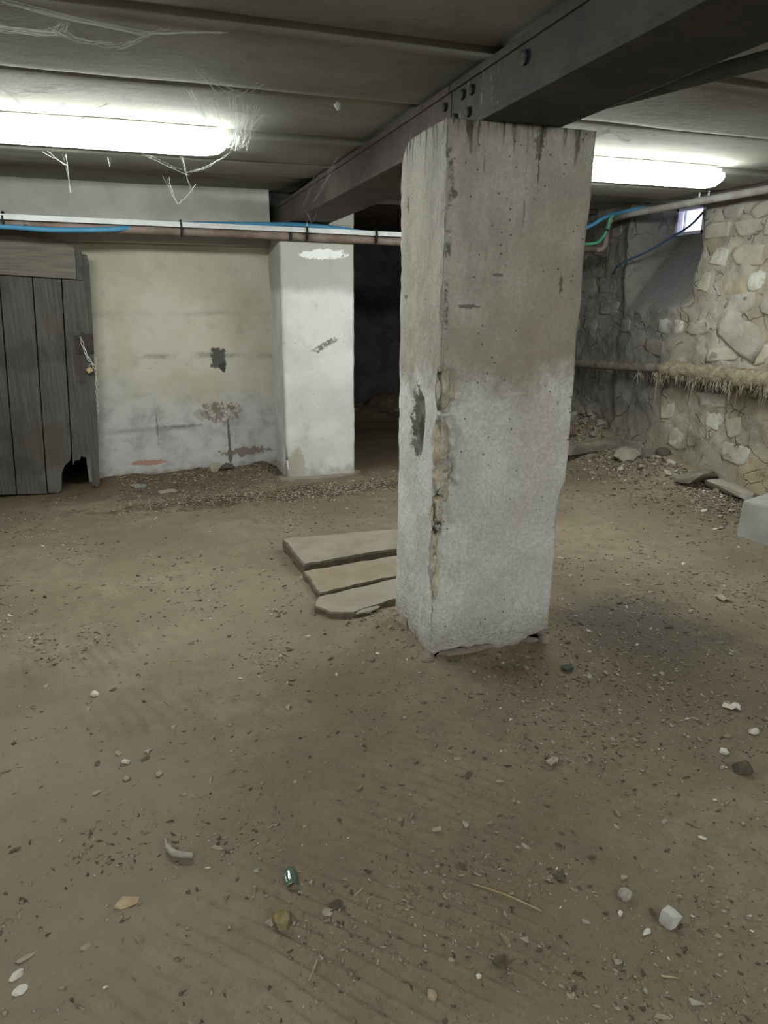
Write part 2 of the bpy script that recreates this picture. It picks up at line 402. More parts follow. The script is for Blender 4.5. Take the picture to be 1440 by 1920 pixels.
def mat_ceiling():
    m = Mat('ceiling_concrete', 0.94, 0.1)
    x, y, z = m.xyz()
    c = m.mix(m.rng(m.noise(1.7, 5, 0.6, m.vec((0.5, 1.5, 1))), 0.34, 0.66), (0.212, 0.205, 0.168), (0.297, 0.291, 0.254))
    c = m.mix(m.rng(m.noise(6, 6, 0.7), 0.52, 0.70, 0, 0.5), c, (0.168, 0.156, 0.125))
    c = m.mix(m.rng(m.noise(11, 5, 0.7, m.vec((0.35, 2, 1))), 0.60, 0.70, 0, 0.5), c, (0.098, 0.092, 0.076))
    return m.done(c, m.bump(m.noise(24, 6, 0.7), 0.4, 0.006))

def mat_steel(name, c1, c2, c3, edge):
    m = Mat(name, 0.75, 0.3)
    x, y, z = m.xyz()
    c = m.mix(m.rng(m.noise(4, 6, 0.7), 0.38, 0.64), c1, c2)
    c = m.mix(m.rng(m.noise(9, 5, 0.7, m.vec((1, 1, 0.4))), 0.58, 0.70, 0, 0.7), c, c3)
    wh = m.math('MULTIPLY', m.rng(m.noise(26, 5, 0.75, m.vec((1, 1, 0.35))), 0.60, 0.66), m.blob((1.14, 2.62, 2.08), (0.3, 0.34, 0.10), 0.5, 8, 0.4))
    c = m.mix(m.math('MULTIPLY', wh, edge), c, (0.38, 0.37, 0.33))
    return m.done(c, m.bump(m.noise(30, 6, 0.7), 0.5, 0.006))

def mat_door():
    m = Mat('weathered_planks', 0.88, 0.2)
    x, y, z = m.xyz()
    g = m.noise(9, 7, 0.7, m.vec((9, 1, 0.35)))
    c = m.mix(m.rng(g, 0.35, 0.65), (0.067, 0.062, 0.055), (0.105, 0.099, 0.087))
    c = m.mix(m.rng(m.noise(2.6, 5, 0.6), 0.48, 0.68, 0, 0.75), c, (0.048, 0.047, 0.042))
    c = m.mix(m.math('MULTIPLY', m.blob((-0.70, 5.72, 0.36), (0.13, 0.3, 0.16), 0.6, 9, 0.4), 0.55), c, (0.085, 0.062, 0.040))
    c = m.mix(m.math('MULTIPLY', m.blob((-0.66, 5.72, 0.12), (0.10, 0.3, 0.10), 0.5, 9, 0.3), 0.7), c, (0.127, 0.117, 0.099))
    c = m.mix(m.math('MULTIPLY', m.blob((-0.58, 5.72, 1.27), (0.06, 0.3, 0.06), 0.6, 9, 0.5), 0.5), c, (0.089, 0.067, 0.044))
    c = m.mix(m.math('MULTIPLY', m.blob((-0.42, 5.72, 0.95), (0.03, 0.3, 0.13), 0.6, 14, 0.4), 0.6), c, (0.048, 0.032, 0.026))
    return m.done(c, m.bump(g, 0.5, 0.005))

# ------------------------------------------------------------------ palette
M_floor = mat_floor(); M_pillar = mat_pillar(); M_back = mat_back_wall(); M_bp = mat_back_pillar()
M_right = mat_right_wall(); M_ceil = mat_ceiling(); M_door = mat_door()
M_beam_back = mat_steel('rusty_brown_steel', (0.066, 0.050, 0.044), (0.098, 0.074, 0.065), (0.042, 0.036, 0.033), 0.5)
M_beam_front = mat_steel('sooty_grey_steel', (0.034, 0.034, 0.030), (0.060, 0.060, 0.052), (0.034, 0.028, 0.023), 1.0)
M_bolt = simple('dark_iron', (0.016, 0.016, 0.015), (0.03, 0.028, 0.026), 40, 0.6)
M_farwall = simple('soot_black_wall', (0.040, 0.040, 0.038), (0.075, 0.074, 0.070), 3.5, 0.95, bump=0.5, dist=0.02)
M_farceil = simple('dark_brown_boards', (0.055, 0.042, 0.034), (0.085, 0.066, 0.054), 6, 0.9, stretch=(0.3, 4, 1))
M_plain = simple('grey_lime_wall', (0.38, 0.365, 0.325), (0.47, 0.455, 0.41), 3, 0.93)
M_slab = [simple('dusty_flagstone', (0.22, 0.188, 0.145), (0.28, 0.242, 0.19), 7, 0.93, bump=0.3),
          simple('ochre_flagstone', (0.235, 0.185, 0.125), (0.275, 0.232, 0.175), 6, 0.93, bump=0.3),
          simple('pale_flagstone', (0.235, 0.20, 0.155), (0.285, 0.248, 0.195), 7, 0.93, bump=0.3)]
M_edge = simple('shaded_broken_edge', (0.125, 0.100, 0.073), (0.185, 0.152, 0.115), 25, 0.97, bump=0.8)  # flagstone sides painted darker than the tops, in place of shade
M_dusty = [simple('dusty_pale_stone', (0.27, 0.245, 0.20), (0.36, 0.33, 0.275), 9, 0.95, bump=0.8, dist=0.01), simple('dusty_brown_stone', (0.15, 0.128, 0.10), (0.235, 0.205, 0.16), 9, 0.95, bump=0.8, dist=0.01)]
M_batten = simple('bleached_board', (0.185, 0.155, 0.125), (0.125, 0.108, 0.09), 7, 0.9, stretch=(0.5, 1, 7))
M_brownpipe = simple('copper_brown_pipe', (0.150, 0.105, 0.082), (0.23, 0.175, 0.145), 9, 0.55, bump=0.1)
M_greypipe = simple('grey_painted_pipe', (0.42, 0.40, 0.37), (0.30, 0.275, 0.245), 7, 0.6, bump=0.1)
M_darkpipe = simple('dusty_iron_pipe', (0.20, 0.18, 0.145), (0.10, 0.088, 0.07), 8, 0.9, bump=0.4)
M_greenpipe = simple('dark_green_pipe', (0.075, 0.090, 0.080), (0.115, 0.125, 0.112), 9, 0.8, bump=0.2)
M_lag = simple('fibrous_lagging', (0.42, 0.35, 0.245), (0.25, 0.20, 0.135), 22, 0.98, bump=1.0, dist=0.02)
M_fibre = simple('lagging_fibre', (0.34, 0.30, 0.225), (0.20, 0.17, 0.125), 30, 0.98)
M_white = simple('white_conduit', (0.66, 0.67, 0.66), (0.56, 0.57, 0.56), 9, 0.5, bump=0.02)
M_blue = simple('blue_hose', (0.055, 0.215, 0.36), (0.08, 0.26, 0.42), 10, 0.5, bump=0.02)
M_dblue = simple('dark_blue_cable', (0.02, 0.05, 0.10), (0.03, 0.065, 0.12), 10, 0.5, bump=0.02)
M_green = simple('green_cable', (0.065, 0.27, 0.15), (0.08, 0.32, 0.18), 10, 0.5, bump=0.02)
M_black = simple('black_tie', (0.012, 0.012, 0.012), (0.02, 0.02, 0.02), 10, 0.6)
M_chain = simple('galvanised_chain', (0.62, 0.62, 0.60), (0.45, 0.45, 0.44), 60, 0.4, metal=0.6, bump=0.05)
M_brass = simple('tarnished_brass', (0.42, 0.32, 0.17), (0.33, 0.25, 0.13), 40, 0.5, metal=0.35, bump=0.05)
M_plate = simple('rusted_latch_plate', (0.028, 0.024, 0.022), (0.05, 0.036, 0.03), 25, 0.7)
M_block = simple('grey_concrete_block', (0.30, 0.295, 0.27), (0.375, 0.365, 0.335), 6, 0.93, bump=0.4)
M_foot = simple('pinkish_mortar_footing', (0.33, 0.27, 0.22), (0.24, 0.19, 0.15), 16, 0.95, bump=0.8, dist=0.012)
M_housing = simple('cream_lamp_housing', (0.55, 0.54, 0.48), (0.48, 0.47, 0.42), 9, 0.6, bump=0.02)
M_stone = [mat_stone('pale_limestone', (0.46, 0.445, 0.38), (0.60, 0.585, 0.52)),
           mat_stone('grey_limestone', (0.33, 0.315, 0.275), (0.43, 0.41, 0.36)),
           mat_stone('tan_limestone', (0.40, 0.345, 0.26), (0.50, 0.44, 0.345)),
           mat_stone('reddish_brick_stone', (0.25, 0.155, 0.115), (0.34, 0.24, 0.185))]
M_chips = [simple('chip_tan', (0.28, 0.232, 0.175), (0.35, 0.295, 0.228), 60, 0.95),
           simple('chip_brown', (0.19, 0.145, 0.102), (0.25, 0.195, 0.14), 60, 0.95),
           simple('chip_dark', (0.08, 0.062, 0.046), (0.115, 0.09, 0.068), 60, 0.95),
           simple('chip_grey', (0.27, 0.245, 0.21), (0.36, 0.33, 0.285), 60, 0.95),
           simple('chip_white', (0.52, 0.49, 0.44), (0.60, 0.57, 0.52), 60, 0.9),
           simple('chip_straw', (0.33, 0.235, 0.125), (0.42, 0.31, 0.18), 60, 0.9)]
def mat_emit():
    m = Mat('lamp_diffuser', 0.5)
    m.b.inputs['Base Color'].default_value = (0.9, 0.92, 0.92, 1)
    m.b.inputs['Emission Color'].default_value = (0.93, 1.0, 0.97, 1)
    m.b.inputs['Emission Strength'].default_value = TUBE_STRENGTH
    return m.m
M_emit = mat_emit()
def mat_web():
    m = Mat('cobweb_silk', 0.9)
    t = m.new('ShaderNodeBsdfTransparent'); mx = m.new('ShaderNodeMixShader')
    m.b.inputs['Base Color'].default_value = (0.72, 0.74, 0.72, 1)
    mx.inputs[0].default_value = 0.30
    m.nt.links.new(t.outputs[0], mx.inputs[1]); m.nt.links.new(m.b.outputs[0], mx.inputs[2])
    m.nt.links.new(mx.outputs[0], m.nt.nodes['Material Output'].inputs[0])
    return m.m
M_web = mat_web()
def mat_pane():
    m = Mat('frosted_pane', 0.4)
    t = m.new('ShaderNodeBsdfTranslucent'); t.inputs[0].default_value = (0.86, 0.86, 0.94, 1)
    tr = m.new('ShaderNodeBsdfTransparent'); mx = m.new('ShaderNodeMixShader'); mx.inputs[0].default_value = 0.35
    m.nt.links.new(t.outputs[0], mx.inputs[1]); m.nt.links.new(tr.outputs[0], mx.inputs[2])
    m.nt.links.new(mx.outputs[0], m.nt.nodes['Material Output'].inputs[0])
    return m.m
M_pane = mat_pane()
def mat_glass():
    m = Mat('green_bottle_glass', 0.15, 0.5)
    m.b.inputs['Transmission Weight'].default_value = 0.55
    return m.done((0.16, 0.24, 0.18))
M_glass = mat_glass()

# ------------------------------------------------------------------ floor
PX0, PX1, PY0, PY1 = 1.01, 1.56, 2.31, 2.75          # footprint of the near pillar
BX0, BX1, BY0, BY1 = 1.06, 1.64, 5.46, 6.10          # footprint of the far pillar
RX = 4.15                                            # right wall

def rect_d(x, y, x0, x1, y0, y1):
    return np.hypot(np.maximum(np.maximum(x0 - x, x - x1), 0), np.maximum(np.maximum(y0 - y, y - y1), 0))
def gauss(x, y, cx, cy, rx, ry):
    return np.exp(-((x - cx) / rx) ** 2 - ((y - cy) / ry) ** 2)

def floor_h(x, y):
    x = np.asarray(x, float); y = np.asarray(y, float)
    h = 0.020 * fbm(x, y, 0.9, 3, 3) + 0.010 * fbm(x, y, 0.16, 3, 11) + 0.0045 * fbm(x, y, 0.035, 2, 23)
    # swept ripples left by a rake
    warp = 0.16 * fbm(x, y, 0.75, 2, 5)
    ph = (0.75 * x + 0.66 * y + warp) * 2 * math.pi / 0.042
    msk = gauss(x, y, 0.95, 1.35, 0.5, 0.42) + 0.9 * gauss(x, y, 0.15, 1.1, 0.45, 0.28) + 0.5 * gauss(x, y, 0.55, 1.05, 0.5, 0.3)
    msk = np.clip(msk, 0, 1) * sstep(-0.75, -0.05, fbm(x, y, 0.3, 3, 31))
    h = h + 0.0066 * msk * np.sin(ph)
    ph2 = (0.9 * x + 0.25 * y + warp) * 2 * math.pi / 0.06
    m2 = gauss(x, y, -0.25, 2.9, 0.28, 0.2) + gauss(x, y, 0.0, 2.3, 0.3, 0.16)
    h = h + 0.0055 * m2 * np.sin(ph2)
    # edge of a worn track
    d = (x - 0.18) * 0.72 - (y - 2.94) * 0.69
    h = h + 0.014 * sstep(-0.05, 0.05, d + 0.05 * vnoise(x, y, 0.2, 9)) * gauss(x, y, 0.05, 2.6, 0.5, 0.5)
    # soil banked up against pillars and walls
    h = h + 0.035 * np.exp(-rect_d(x, y, PX0, PX1, PY0, PY1) / 0.10) * (0.8 + 0.9 * fbm(x, y, 0.15, 3, 41))
    h = h + 0.05 * gauss(x, y, 0.95, 2.56, 0.10, 0.17)
    h = h + 0.030 * np.exp(-rect_d(x, y, BX0, BX1, BY0, BY1) / 0.12)
    h = h + 0.075 * sstep(5.25, 5.95, y) * sstep(1.1, 0.9, x) * sstep(-0.55, -0.25, x) * (1 + 0.7 * fbm(x, y, 0.25, 3, 43))
    w = sstep(3.45, 4.1, x)
    h = h + w * (0.03 + 0.13 * sstep(3.7, 4.6, y)) * (1 + 0.9 * fbm(x, y, 0.3, 4, 47))
    h = h + 0.16 * gauss(x, y, 4.05, 5.75, 0.42, 0.38) * (1 + 0.9 * fbm(x, y, 0.2, 4, 51))
    h = h + 0.20 * gauss(x, y, 3.2, 8.75, 1.2, 0.5) * (1 + 0.8 * fbm(x, y, 0.3, 4, 55))
    return h

def axis(segs):
    out = []
    for a, b, s in segs: out.append(np.arange(a, b, s))
    return np.concatenate(out + [np.array([segs[-1][1]])])
xs = axis([(-3.25, -0.6, 0.04), (-0.6, 1.95, 0.0075), (1.95, 3.2, 0.02), (3.2, 4.35, 0.02)])
ys = axis([(-2.25, 0.65, 0.05), (0.65, 2.2, 0.0075), (2.2, 4.0, 0.015), (4.0, 6.2, 0.02), (6.2, 8.95, 0.04)])
GX, GY = np.meshgrid(xs, ys)
V = np.stack([GX, GY, floor_h(GX, GY)], -1).reshape(-1, 3)
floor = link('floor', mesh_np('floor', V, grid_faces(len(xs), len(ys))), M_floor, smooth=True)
tag(floor, 'dusty brown packed dirt floor of the cellar', 'floor', kind='structure')

def fh(x, y): return float(floor_h(x, y))

# ------------------------------------------------------------------ walls
def wall_sheet(name, mat, f, us, vs, parent=None, smooth=True, keep=None):
    U, Vv = np.meshgrid(us, vs)
    P = f(U, Vv).reshape(-1, 3)
    F = grid_faces(len(us), len(vs))
    if keep is not None:
        cu = (us[:-1] + us[1:]) / 2; cv = (vs[:-1] + vs[1:]) / 2
        CU, CV = np.meshgrid(cu, cv)
        F = F[keep(CU, CV).ravel()]
    return link(name, mesh_np(name, P, F), mat, parent, smooth)

# back wall: three masonry pieces around the doorway, front sheet uneven
DX0, DX1, DZ = -1.50, -0.47, 1.74
wall_back = empty('wall_back', (0, 5.95, 0))
tag(wall_back, 'beige limewashed back wall with damp stains behind the plank door', 'wall', kind='structure')
def fback(U, Vv):
    d = 0.012 * fbm(U, Vv, 0.5, 4, 71) + 0.004 * fbm(U, Vv, 0.08, 3, 75)
    plug = -0.012 * np.exp(-((U - 0.622) / 0.06) ** 4 - ((Vv - 0.98) / 0.07) ** 4)      # hollow of the dark plug
    scab = -0.006 * np.exp(-((U - 0.61) / 0.14) ** 4 - ((Vv - 0.535) / 0.06) ** 4)
    return np.stack([U, 5.955 - d - plug - scab, Vv], -1)
us = np.arange(-3.3, 1.26, 0.025); vs = np.arange(-0.05, 1.95, 0.025)
wall_sheet('plaster', M_back, fback, us, vs, wall_back, keep=lambda u, v: ~((u > DX0) & (u < DX1) & (v < DZ)))
b = MB()
b.box((-3.3, 6.0, -0.1), (DX0, 6.25, 2.4)); b.box((DX1, 6.0, -0.1), (1.64, 6.25, 2.4)); b.box((DX0, 6.0, DZ), (DX1, 6.25, 2.4))
b.box((DX0 - 0.1, 7.0, -0.1), (DX1 + 0.1, 7.1, 2.4)); b.box((DX0 - 0.1, 6.25, -0.1), (DX0, 7.0, 2.4)); b.box((DX1, 6.25, -0.1), (DX1 + 0.1, 7.0, 2.4)); b.box((DX0, 6.25, DZ), (DX1, 7.0, DZ + 0.1))
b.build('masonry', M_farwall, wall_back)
# concrete lintel course running along the top of the wall
def flint(U, Vv):
    return np.stack([U, 5.815 - 0.008 * fbm(U, Vv, 0.4, 4, 81) + 0 * U, 1.845 + Vv + 0.006 * fbm(U, Vv * 0, 0.3, 3, 83)], -1)
lint = empty('trim_1', (0, 5.9, 1.845)); tag(lint, 'grey concrete lintel course along the top of the back wall', 'trim', kind='structure')
wall_sheet('lintel_face', M_plain, flint, np.arange(-3.25, 1.07, 0.03), np.arange(0, 0.46, 0.03), lint)
b = MB(); b.box((-3.25, 5.822, 1.846), (1.06, 6.02, 2.30), 0.004); b.build('lintel_body', M_plain, lint)

# remaining shell
def shell(name, lo, hi, mat, label):
    b = MB(); b.box(lo, hi); o = b.build(name, mat); tag(o, label, 'wall', kind='structure'); return o
shell('wall_left', (-3.4, -2.4, -0.1), (-3.2, 6.0, 2.5), M_plain, 'grey limewashed wall on the left side of the cellar')
shell('wall_front', (-3.4, -2.4, -0.1), (4.7, -2.2, 2.5), M_plain, 'grey limewashed wall behind the viewer')
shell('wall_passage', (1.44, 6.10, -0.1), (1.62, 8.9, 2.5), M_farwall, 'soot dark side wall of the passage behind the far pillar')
fw = empty('wall_far', (3, 8.8, 0)); tag(fw, 'soot black far wall at the end of the dark passage', 'wall', kind='structure')
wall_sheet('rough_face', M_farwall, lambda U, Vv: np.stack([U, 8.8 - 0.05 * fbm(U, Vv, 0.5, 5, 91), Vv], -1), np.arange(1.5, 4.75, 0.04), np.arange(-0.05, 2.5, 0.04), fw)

# right wall: rough rubble with a splayed window niche
NY0, NY1, NZ0 = 4.60, 5.42, 1.36
WY0, WY1, WZ0, WZ1 = 5.06, 5.40, 2.00, 2.20
def right_x(Y, Z):
    d = 0.05 * fbm(Y, Z, 0.7, 4, 101) + 0.045 * fbm(Y, Z, 0.2, 3, 105) + 0.014 * fbm(Y, Z, 0.055, 2, 109)
    d = d + 0.05 * sstep(0.5, 0.0, Z)                                  # batter at the foot
    n = sstep(NY0 - 0.015, NY0 + 0.03, Y + 0.02 * vnoise(Y, Z, 0.1, 3)) * sstep(NY1 + 0.05, NY1 - 0.03, Y)
    depth = 0.52 * np.clip((Z - NZ0) / 0.62, 0, 1)
    far = 0.08 * sstep(5.4, 5.6, Y)
    return RX - d * (1 - 0.8 * n * sstep(NZ0, NZ0 + 0.1, Z)) + n * depth + far
wall_right = empty('wall_right', (RX, 4, 0)); tag(wall_right, 'rough rubble stone wall with patched mortar and a splayed cellar window niche', 'wall', kind='structure')
us = axis([(-2.3, 2.4, 0.08), (2.4, 6.6, 0.022), (6.6, 8.95, 0.05)]); vs = np.concatenate([np.arange(-0.1, 2.32, 0.022), [2.5]])
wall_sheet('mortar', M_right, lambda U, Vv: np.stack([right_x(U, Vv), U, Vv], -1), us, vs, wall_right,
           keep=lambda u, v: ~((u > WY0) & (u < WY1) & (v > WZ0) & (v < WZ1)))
b = MB(); b.box((4.95, -2.4, -0.1), (5.0, 4.4, 2.5)); b.box((4.95, 6.2, -0.1), (5.0, 8.9, 2.5)); b.build('backing', M_farwall, wall_right)

# the stones that show in the wall, one mesh each
def wall_stone(cy, cz, w, h, proud, mat, rot=0.0):
    n = random.choice((7, 8, 9)); ring0 = []; ring1 = []; ring2 = []
    for k in range(n):
        a = 2 * math.pi * (k + random.uniform(-0.25, 0.25)) / n
        ca, sa = math.cos(a), math.sin(a)
        e = 0.45                                             # squarish outline
        ux = math.copysign(abs(ca) ** e, ca) * w / 2 * random.uniform(0.74, 1.10)
        uz = math.copysign(abs(sa) ** e, sa) * h / 2 * random.uniform(0.74, 1.10)
        u = ux * math.cos(rot) - uz * math.sin(rot); v = ux * math.sin(rot) + uz * math.cos(rot)
        ring0.append((cy + u, cz + v, 0)); ring1.append((cy + u * 0.95, cz + v * 0.95, proud * 0.7)); ring2.append((cy + u * 0.72, cz + v * 0.72, proud * random.uniform(0.95, 1.25)))
    bm = bmesh.new()
    def mk(p, back=0.0):
        return bm.verts.new((float(right_x(p[0], p[1])) - p[2] + back, p[0], p[1]))
    r0 = [mk(p, 0.05) for p in ring0]; r1 = [mk(p) for p in ring1]; r2 = [mk(p) for p in ring2]
    for A, B in ((r0, r1), (r1, r2)):
        for k in range(n): bm.faces.new((A[k], A[(k + 1) % n], B[(k + 1) % n], B[k]))
    c = mk((cy, cz, proud * 1.15))
    for k in range(n): bm.faces.new((r2[k], r2[(k + 1) % n], c))
    bmesh.ops.recalc_face_normals(bm, faces=bm.faces)
    me = bpy.data.meshes.new('stone'); bm.to_mesh(me); bm.free()
    link('stone', me, mat, wall_right, True)
random.seed(21)
rows = [(0.16, 0.17), (0.34, 0.18), (0.53, 0.17), (0.70, 0.14), (1.06, 0.15), (1.22, 0.15), (1.39, 0.17), (1.57, 0.17), (1.75, 0.16), (1.91, 0.14), (2.05, 0.12)]
for ri, (zc, hh) in enumerate(rows):
    y = 3.0 + random.uniform(0, 0.2)
    while y < 6.4:
        w = random.uniform(0.12, 0.40)
        yc = y + w / 2
        inn = (NY0 - 0.12 < yc < NY1 + 0.12 and zc > NZ0 - 0.12)
        smooth_patch = (zc < 0.75 and random.random() < 0.6) or (yc > 4.6 and random.random() < 0.4) or (random.random() < 0.2)
        if not inn and not smooth_patch:
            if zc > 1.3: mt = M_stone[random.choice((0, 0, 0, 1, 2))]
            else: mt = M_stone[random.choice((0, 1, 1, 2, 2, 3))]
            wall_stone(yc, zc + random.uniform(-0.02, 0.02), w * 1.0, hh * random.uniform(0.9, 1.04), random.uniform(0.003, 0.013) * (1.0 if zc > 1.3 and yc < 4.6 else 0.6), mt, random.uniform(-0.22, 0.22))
        y += w + random.uniform(0.0, 0.015)
wall_stone(4.05, 1.20, 0.52, 0.27, 0.03, M_stone[1], 0.55)     # big slanting slab by the pipe

# cellar window
win = empty('window_1', (4.66, 5.23, 2.0)); tag(win, 'small bright cellar window at the top of the splayed niche', 'window', kind='structure')
b = MB()
b.box((4.60, WY0 - 0.01, WZ0 - 0.02), (4.66, WY0 + 0.025, WZ1 + 0.02)); b.box((4.60, WY1 - 0.025, WZ0 - 0.02), (4.66, WY1 + 0.01, WZ1 + 0.02))
b.box((4.60, WY0, WZ0 - 0.02), (4.66, WY1, WZ0 + 0.006)); b.box((4.60, WY0, WZ1 - 0.02), (4.66, WY1, WZ1 + 0.02)); b.box((4.63, 5.325, WZ0), (4.65, 5.335, WZ1))
b.build('window_frame', simple('violet_white_frame', (0.50, 0.49, 0.58), (0.58, 0.57, 0.66), 8, 0.6), win)
b = MB(); b.box((4.652, WY0 + 0.01, WZ0), (4.656, WY1 - 0.01, WZ1)); b.build('pane', M_pane, win)

# ------------------------------------------------------------------ ceiling
ceiling = empty('ceiling', (0, 2, 2.3)); tag(ceiling, 'low ceiling of grey concrete panels laid across the steel beam', 'ceiling', kind='structure')
b = MB(); b.box((-3.4, -2.4, 2.36), (5.0, 9.0, 2.5)); b.build('slab', M_farwall, ceiling)
BMX0, BMX1 = 1.14, 1.45                                  # steel beam
def panel(x0, x1, y0, y1, z, seed):
    us = np.linspace(x0, x1, max(8, int((x1 - x0) / 0.12))); t = np.array([0, 0.012, 0.05, 0.12, 0.3, 0.5, 0.7, 0.88, 0.95, 0.988, 1.0])
    vs = y0 + (y1 - y0) * t
    U, Vv = np.meshgrid(us, vs); T = (Vv - y0) / (y1 - y0)
    edge = 0.010 * fbm(U, Vv * 0, 0.35, 4, seed + 3)
    Z = z + 0.008 * fbm(U, Vv, 0.5, 4, seed) - 0.005 * np.sin(np.pi * T) + 0.012 * sstep(0.02, 0.0, T) + 0.012 * sstep(0.98, 1.0, T)
    Vv = Vv + edge * (T > 0.9) - edge * (T < 0.1)
    P = np.stack([U, Vv, Z], -1)
    top = P.copy(); top[..., 2] = z + 0.13
    nu, nv = len(us), len(vs); n = nu * nv
    Vt = np.concatenate([P.reshape(-1, 3), top.reshape(-1, 3)])
    F = [grid_faces(nu, nv)[:, ::-1]]
    for e in (np.arange(nu), np.arange(n - nu, n), np.arange(0, n, nu), np.arange(nu - 1, n, nu)):
        a, c = e[:-1], e[1:]; F.append(np.stack([a, c, c + n, a + n], -1))
    o = link('ceiling_panel', mesh_np('ceiling_panel', Vt, np.concatenate(F)), M_ceil, ceiling, True)
    return o
joints = [-2.2, -1.62, -0.96, -0.30, 0.36, 1.02, 1.67, 2.315, 2.976, 3.695, 4.29]
zoff = [2.18, 2.17, 2.18, 2.175, 2.18, 2.17, 2.18, 2.17, 2.185, 2.165]
for k in range(len(joints) - 1):
    g = 0.021
    panel(-3.2, 1.27, joints[k] + g, joints[k + 1] - g, zoff[k], 200 + k)
    panel(1.31, 4.6, joints[k] + g, joints[k + 1] - g, zoff[k] + 0.004, 300 + k)
for xa, xb, sd in ((-3.2, 1.27, 0), (1.31, 4.6, 50)):
    panel(xa, xb, 4.36, 4.80, 2.175, 220 + sd)
    panel(xa, xb, 4.90, 5.30, 2.235, 225 + sd)
    panel(xa, xb, 5.33, 5.98, 2.25, 228 + sd)
for k in range(7):                                       # brown boards over the passage
    b = MB(); b.box((1.45, 5.99 + k * 0.41, 2.21), (4.9, 5.99 + k * 0.41 + 0.385, 2.26), 0.008)
    b.build('ceiling_board', M_farceil, ceiling)

# ------------------------------------------------------------------ steel beam over the pillars
def beam(name, y0, y1, mat, label):
    t = empty(name, (1.295, (y0 + y1) / 2, 1.983)); tag(t, label, 'beam', 'steel beams over the pillars')
    b = MB(); b.box((BMX0 + 0.006, y0, 2.0), (BMX1 - 0.006, y1, 2.13)); web = b.build('web', mat, t)
    b = MB(); b.box((BMX0, y0, 1.983), (BMX1, y1, 2.003), 0.004); b.build('bottom_flange', mat, t)
    b = MB(); b.box((BMX0 - 0.004, y0, 2.125), (BMX1 + 0.004, y1, 2.150), 0.004); b.build('top_flange', mat, t)
    return web
bb = beam('steel_beam', 2.575, 5.93, M_beam_back, 'rusty brown steel beam running from the near pillar to the far pillar')
bf = beam('steel_beam', -2.18, 2.565, M_beam_front, 'sooty grey steel beam overhead running from the near pillar toward the viewer')
for (yy, zz, r, par) in ((2.47, 2.095, 0.017, bf), (2.40, 2.092, 0.017, bf), (2.53, 2.035, 0.015, bf), (2.42, 2.030, 0.016, bf), (2.05, 2.088, 0.021, bf), (2.62, 2.09, 0.015, bb), (2.64, 2.03, 0.015, bb), (2.86, 2.02, 0.016, bb)):
    b = MB(); b.tube([(BMX0 + 0.012, yy, zz), (BMX0 - 0.003, yy, zz), (BMX0 - 0.006, yy, zz)], [r, r, r * 0.6], 8)
    b.build('bolt', M_bolt, par)
# dark green pipe hung diagonally under the ceiling beside the beam
b = MB(); b.tube(spline([(1.50, 2.72, 2.085), (1.60, 2.36, 2.075), (1.77, 1.76, 2.068), (2.10, 0.65, 2.06), (2.26, 0.1, 2.06)], 6), 0.024, 12)
t = empty('ceiling_pipe', (1.6, 2.0, 2.07)); tag(t, 'dark green pipe slung under the ceiling beside the steel beam', 'pipe')
b.build('pipe_run', M_greenpipe, t, True)
for f in ((1.60, 2.36), (1.905, 1.31)):
    b = MB(); b.tube([(f[0], f[1], 2.05), (f[0], f[1], 2.165)], 0.008, 6); b.build('hanger', M_bolt, t)

